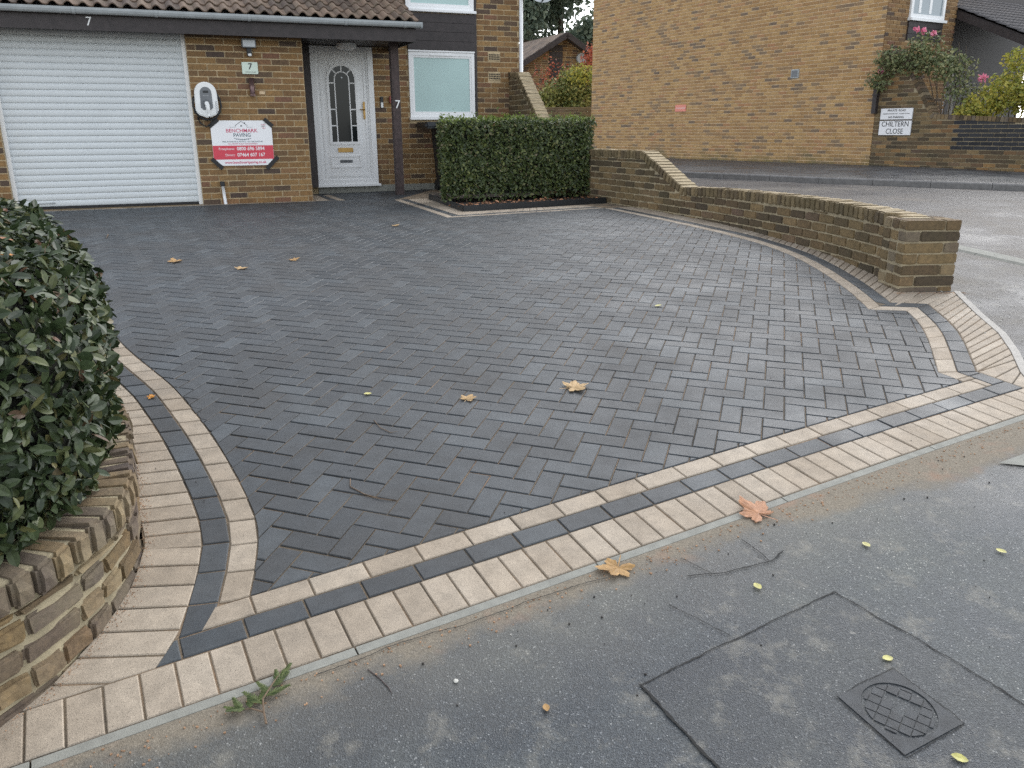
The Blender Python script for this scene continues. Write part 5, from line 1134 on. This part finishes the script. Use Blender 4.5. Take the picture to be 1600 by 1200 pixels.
tree("eucalyptus_tree", 5.4, 46, 14, 2.6, "open-crowned tree whose branches lean in beside the big gable", 52, 20000, 'leaf_grey', .3)
tree("eucalyptus_tree", 3.0, 51, 17, 3.4, "wispy tree rising above the ridge of the distant gabled house", 54, 15000, 'leaf_grey', .26)
tree("eucalyptus_tree", -6.5, 52, 14, 3.2, "tall tree hidden mostly behind the house roof", 53, 1600, 'leaf_grey', .35)
# ================================================================== LITTER ON THE GROUND
def maple_mesh(name, R, m, seed, lobes=5, curl=.25):
    r = random.Random(seed); n = 60; vs = [(0, 0, .006)]; sp = [r.uniform(.8, 1.15) for _ in range(lobes + 1)]
    for i in range(n):
        a = -math.pi*.86 + 2*math.pi*.86*i/(n-1); k = (a/(math.pi*.86) + 1)/2*lobes; f = abs((k % 1) - .5)*2; idx = min(int(k), lobes-1); env = .55 + .45*math.cos(a*.55)
        rad = R * env * sp[idx] * (.55 + .45*(1 - f)**.8 + .06*math.sin(k*2*math.pi*3)); vs.append((math.cos(a)*rad, math.sin(a)*rad, .004 + curl*rad*(rad/R)*(.5+.5*math.sin(a*2+seed)) + .06*R*noise.noise(Vector((math.cos(a)*3, math.sin(a)*3, seed)))))
    fs = [(0, i, i+1) for i in range(1, n)]; o = len(vs); st_ = [(-.02*R, .03*R, .004), (-.02*R, -.03*R, .004), (-.85*R, -.16*R, .012), (-.85*R, -.12*R, .012)]; vs += st_; fs.append((o, o+1, o+2, o+3))
    me = bpy.data.meshes.new(name); me.from_pydata(vs, [], fs); me.materials.append(M[m]); return me
def drop(name, me, x, y, rot, label, cat="leaf", group=None, dz=.003):
    gp = (g(y+.03) - g(y-.03))/.06; nrm = Vector((0, -gp, 1)).normalized(); d = Vector((math.cos(rot), math.sin(rot), 0)); d = (d - nrm*d.dot(nrm)).normalized()
    o = bpy.data.objects.new(name, me); link(o, None, frame((x, y, g(y) + dz), d, nrm.cross(d), nrm)); return tag(o, label, cat, group)
ML = [("maple_red", .075, .983, 2.986, 2.2, "large russet maple leaf lying across the concrete edging strip"), ("maple", .062, .379, 2.648, -2.0, "golden-brown maple leaf on the footway beside the edging"),
      ("maple_tan", .075, .327, 4.221, .3, "pale tan maple leaf on the charcoal blocks, nearest the middle of the drive"), ("maple_tan", .05, -.234, 4.077, 1.2, "small curled brown leaf on the drive left of the pale tan maple leaf"),
      ("maple", .06, -2.974, 7.247, 1.0, "crumpled brown leaf on the far left of the drive near the hedge"), ("maple_tan", .055, -2.29, 6.949, 2.0, "cream curled leaf on the drive right of the crumpled brown one"),
      ("maple", .05, -1.943, 7.301, .4, "small tan leaf on the far drive, rightmost of three in a row"), ("maple_tan", .06, -1.313, 9.35, .2, "tiny pale leaf near the porch on the drive"),
      ("orange", .028, -1.908, 4.124, .7, "small orange leaf on the curved charcoal band beside the near hedge"), ("maple_red", .035, -2.013, 3.981, 2.4, "reddish leaf on the buff soldier blocks beside the near hedge")]
for k, (m, R, x, y, rot, lab) in enumerate(ML): drop("maple_leaf" if R > .045 else "fallen_leaf", maple_mesh("maple_leaf", R * 1.3, m, k+1, 5, .3), x, y, rot, lab)
YL = [(-.764, 4.151, .03, "small lime-yellow leaf on the left half of the drive"), (1.04, 5.743, .035, "small yellow leaf on the right half of the drive"), (.856, 2.544, .028, "pointed yellow leaf on the footway below the cracked corner"),
      (1.331, 2.781, .026, "pale yellow leaf on the footway right of the cracked corner"), (1.167, 2.195, .026, "yellow leaf just above the inspection cover"), (1.206, 1.824, .030, "yellow leaf at the bottom edge right of the inspection cover"),
      (1.815, 2.737, .026, "pale yellow leaf on the footway near the right edge"), (.094, 2.008, .022, "tiny ochre leaf on the footway left of the patch corner")]
for k, (x, y, L, lab) in enumerate(YL):
    v = leaf_var(L*1.5, L*.95, .08, .12, hr); me = bpy.data.meshes.new("yellow_leaf"); me.from_pydata([(a - L*.7, b2, c + .003) for a, b2, c in v[0]], [], v[1]); me.materials.append(M['lemon' if k != 7 else 'maple']); drop("yellow_leaf", me, x, y, hr.uniform(0, 6.28), lab)
def twig_thing(name, pts, r0, m, label):
    b = MB(); b.tube([(x, y, g(y) + r0 + .001) for x, y in pts], [r0]*(len(pts)-1) + [r0*.4], 5); tag(b.build(name, m), label, "twig")
twig_thing("twig", [(-.70, 3.27), (-.69, 3.21), (-.62, 3.15), (-.55, 3.115), (-.47, 3.10)], .0022, 'twig', "long curved twig on the blocks in the lower left of the drive")
twig_thing("twig", [(-.685, 3.835), (-.64, 3.75), (-.585, 3.70), (-.55, 3.71)], .0018, 'twig', "thin bent twig on the drive above the long curved twig")
twig_thing("twig", [(-.45, 2.165), (-.41, 2.13), (-.375, 2.09), (-.362, 2.066)], .0016, 'timber_worn', "reddish stalk on the footway right of the conifer sprig")
twig_thing("twig", [(-4.25, 8.75), (-4.15, 8.5)], .006, 'twig', "pale stick on the far left of the drive in front of the garage")
sp_ = thing("conifer_sprig", (-.73, 2.03, g(2.03)), "green feathery conifer sprig lying against the edging strip", "sprig"); b = MB(); cr = random.Random(8)
root_ = [(-.705, 1.952), (-.722, 1.99), (-.735, 2.03), (-.72, 2.08), (-.705, 2.12)]; b.tube([(x, y, g(y) + .008 + .006*i) for i, (x, y) in enumerate(root_)], [.0035, .003, .0025, .002, .001], 5)
b.tube([(-.722, 1.99, g(1.99)+.012), (-.765, 2.005, g(2.0)+.012), (-.80, 1.995, g(2.0)+.01)], [.003, .002, .001], 5); b.build("stem", 'twig', sp_); pts = []; b = MB()
fronds = [((-.735, 2.02), 150, .075), ((-.73, 2.05), 30, .07), ((-.725, 2.06), 140, .06), ((-.72, 2.085), 60, .065), ((-.71, 2.10), 110, .055), ((-.705, 2.12), 75, .06), ((-.78, 2.0), 200, .05), ((-.79, 1.997), 130, .055), ((-.765, 2.005), 110, .05), ((-.80, 1.995), 170, .04), ((-.74, 2.03), 95, .05)]
for (x, y), a, L in fronds:
    a = math.radians(a); z0 = g(y) + .014; d = Vector((math.cos(a), math.sin(a), .15)); p = Vector((x, y, z0)); b.tube([p, p + d*L], [.0035, .0012], 5)
    for k in range(9):
        q = p + d*L*(k+.5)/9
        for sg in (-1, 1): e = Vector((math.cos(a + sg*.75), math.sin(a + sg*.75), .12 + cr.uniform(-.1, .15))); l2 = L*.34*(1 - k/12); b.tube([q, q + e*l2*.6, q + e*l2], [.0028, .0024, .0008], 4)
b.build("scale_leaves", 'conifer', sp_)
for k, (x, y, s_) in enumerate([(-.175, 2.115, .008)]):
    bm = bmesh.new(); bmesh.ops.create_icosphere(bm, subdivisions=2, radius=s_)
    for v in bm.verts: v.co.z *= .5; v.co += noise.noise_vector(v.co*90)*.002
    me = bpy.data.meshes.new("pebble"); bm.to_mesh(me); bm.free(); me.materials.append(M['pebble']); drop("pebble", me, x, y, 0, "round white pebble on the footway near the bottom centre", "pebble")
br = random.Random(77); bm = bmesh.new(); bmesh.ops.create_icosphere(bm, subdivisions=1, radius=.0045); me = bpy.data.meshes.new("berry"); bm.to_mesh(me); bm.free(); me.materials.append(M['dark_berry'])
b = MB(); 
for k in range(70):
    s_, t_ = br.uniform(-.8, 4.2), -.08 - abs(br.gauss(0, .5)); x, y = F2(s_, t_); sc = br.uniform(.4, 1.0)
    b.add([(v.co.x*sc + x, v.co.y*sc + y, v.co.z*sc + g(y) + .003) for v in me.vertices], [tuple(p.vertices) for p in me.polygons])
for k in range(60):
    s_, t_ = br.uniform(-.2, 4.2), br.uniform(0, 2.2); x, y = F2(s_, t_); sc = br.uniform(.3, .7)
    b.add([(v.co.x*sc + x, v.co.y*sc + y, v.co.z*sc + g(y) + .003) for v in me.vertices], [tuple(p.vertices) for p in me.polygons])
tag(b.build("scattered_berries", 'dark_berry'), kind="stuff")
b = MB()
for k in range(520):
    s_, t_ = br.uniform(-1.2, 4.6), -.055 - abs(br.gauss(0, .06)); x, y = F2(s_, t_); r_ = br.uniform(.0012, .0034); b.box((x, y, g(y) + r_*.5), r_*2, r_*1.5, r_*1.3, Euler((0, 0, br.uniform(0, 3))).to_matrix())
for k in range(1500):                                  # sharp sand left along the foot of the walls
    if k % 3: q = LWp.at(br.uniform(.9, 4.2)); x, y = q.x + abs(br.gauss(0, .022)), q.y - abs(br.gauss(0, .006))
    else: x, y = br.uniform(2.86, 3.40), 6.085 - abs(br.gauss(0, .022))
    r_ = br.uniform(.0007, .0019); b.box((x, y, g(y) + r_*.5), r_*2, r_*1.5, r_*1.3, Euler((0, 0, br.uniform(0, 3))).to_matrix())
tag(b.build("loose_grit", 'mud'), kind="stuff"); b = MB()
for k in range(900):
    x, y = br.uniform(3.0, 4.6), br.uniform(3.6, 6.6); r_ = br.uniform(.0015, .004); b.box((x, y, g(y) + r_*.3), r_*2, r_*1.5, r_*1.2, Euler((0, 0, br.uniform(0, 3))).to_matrix())
tag(b.build("loose_gravel", 'pebble'), kind="stuff")
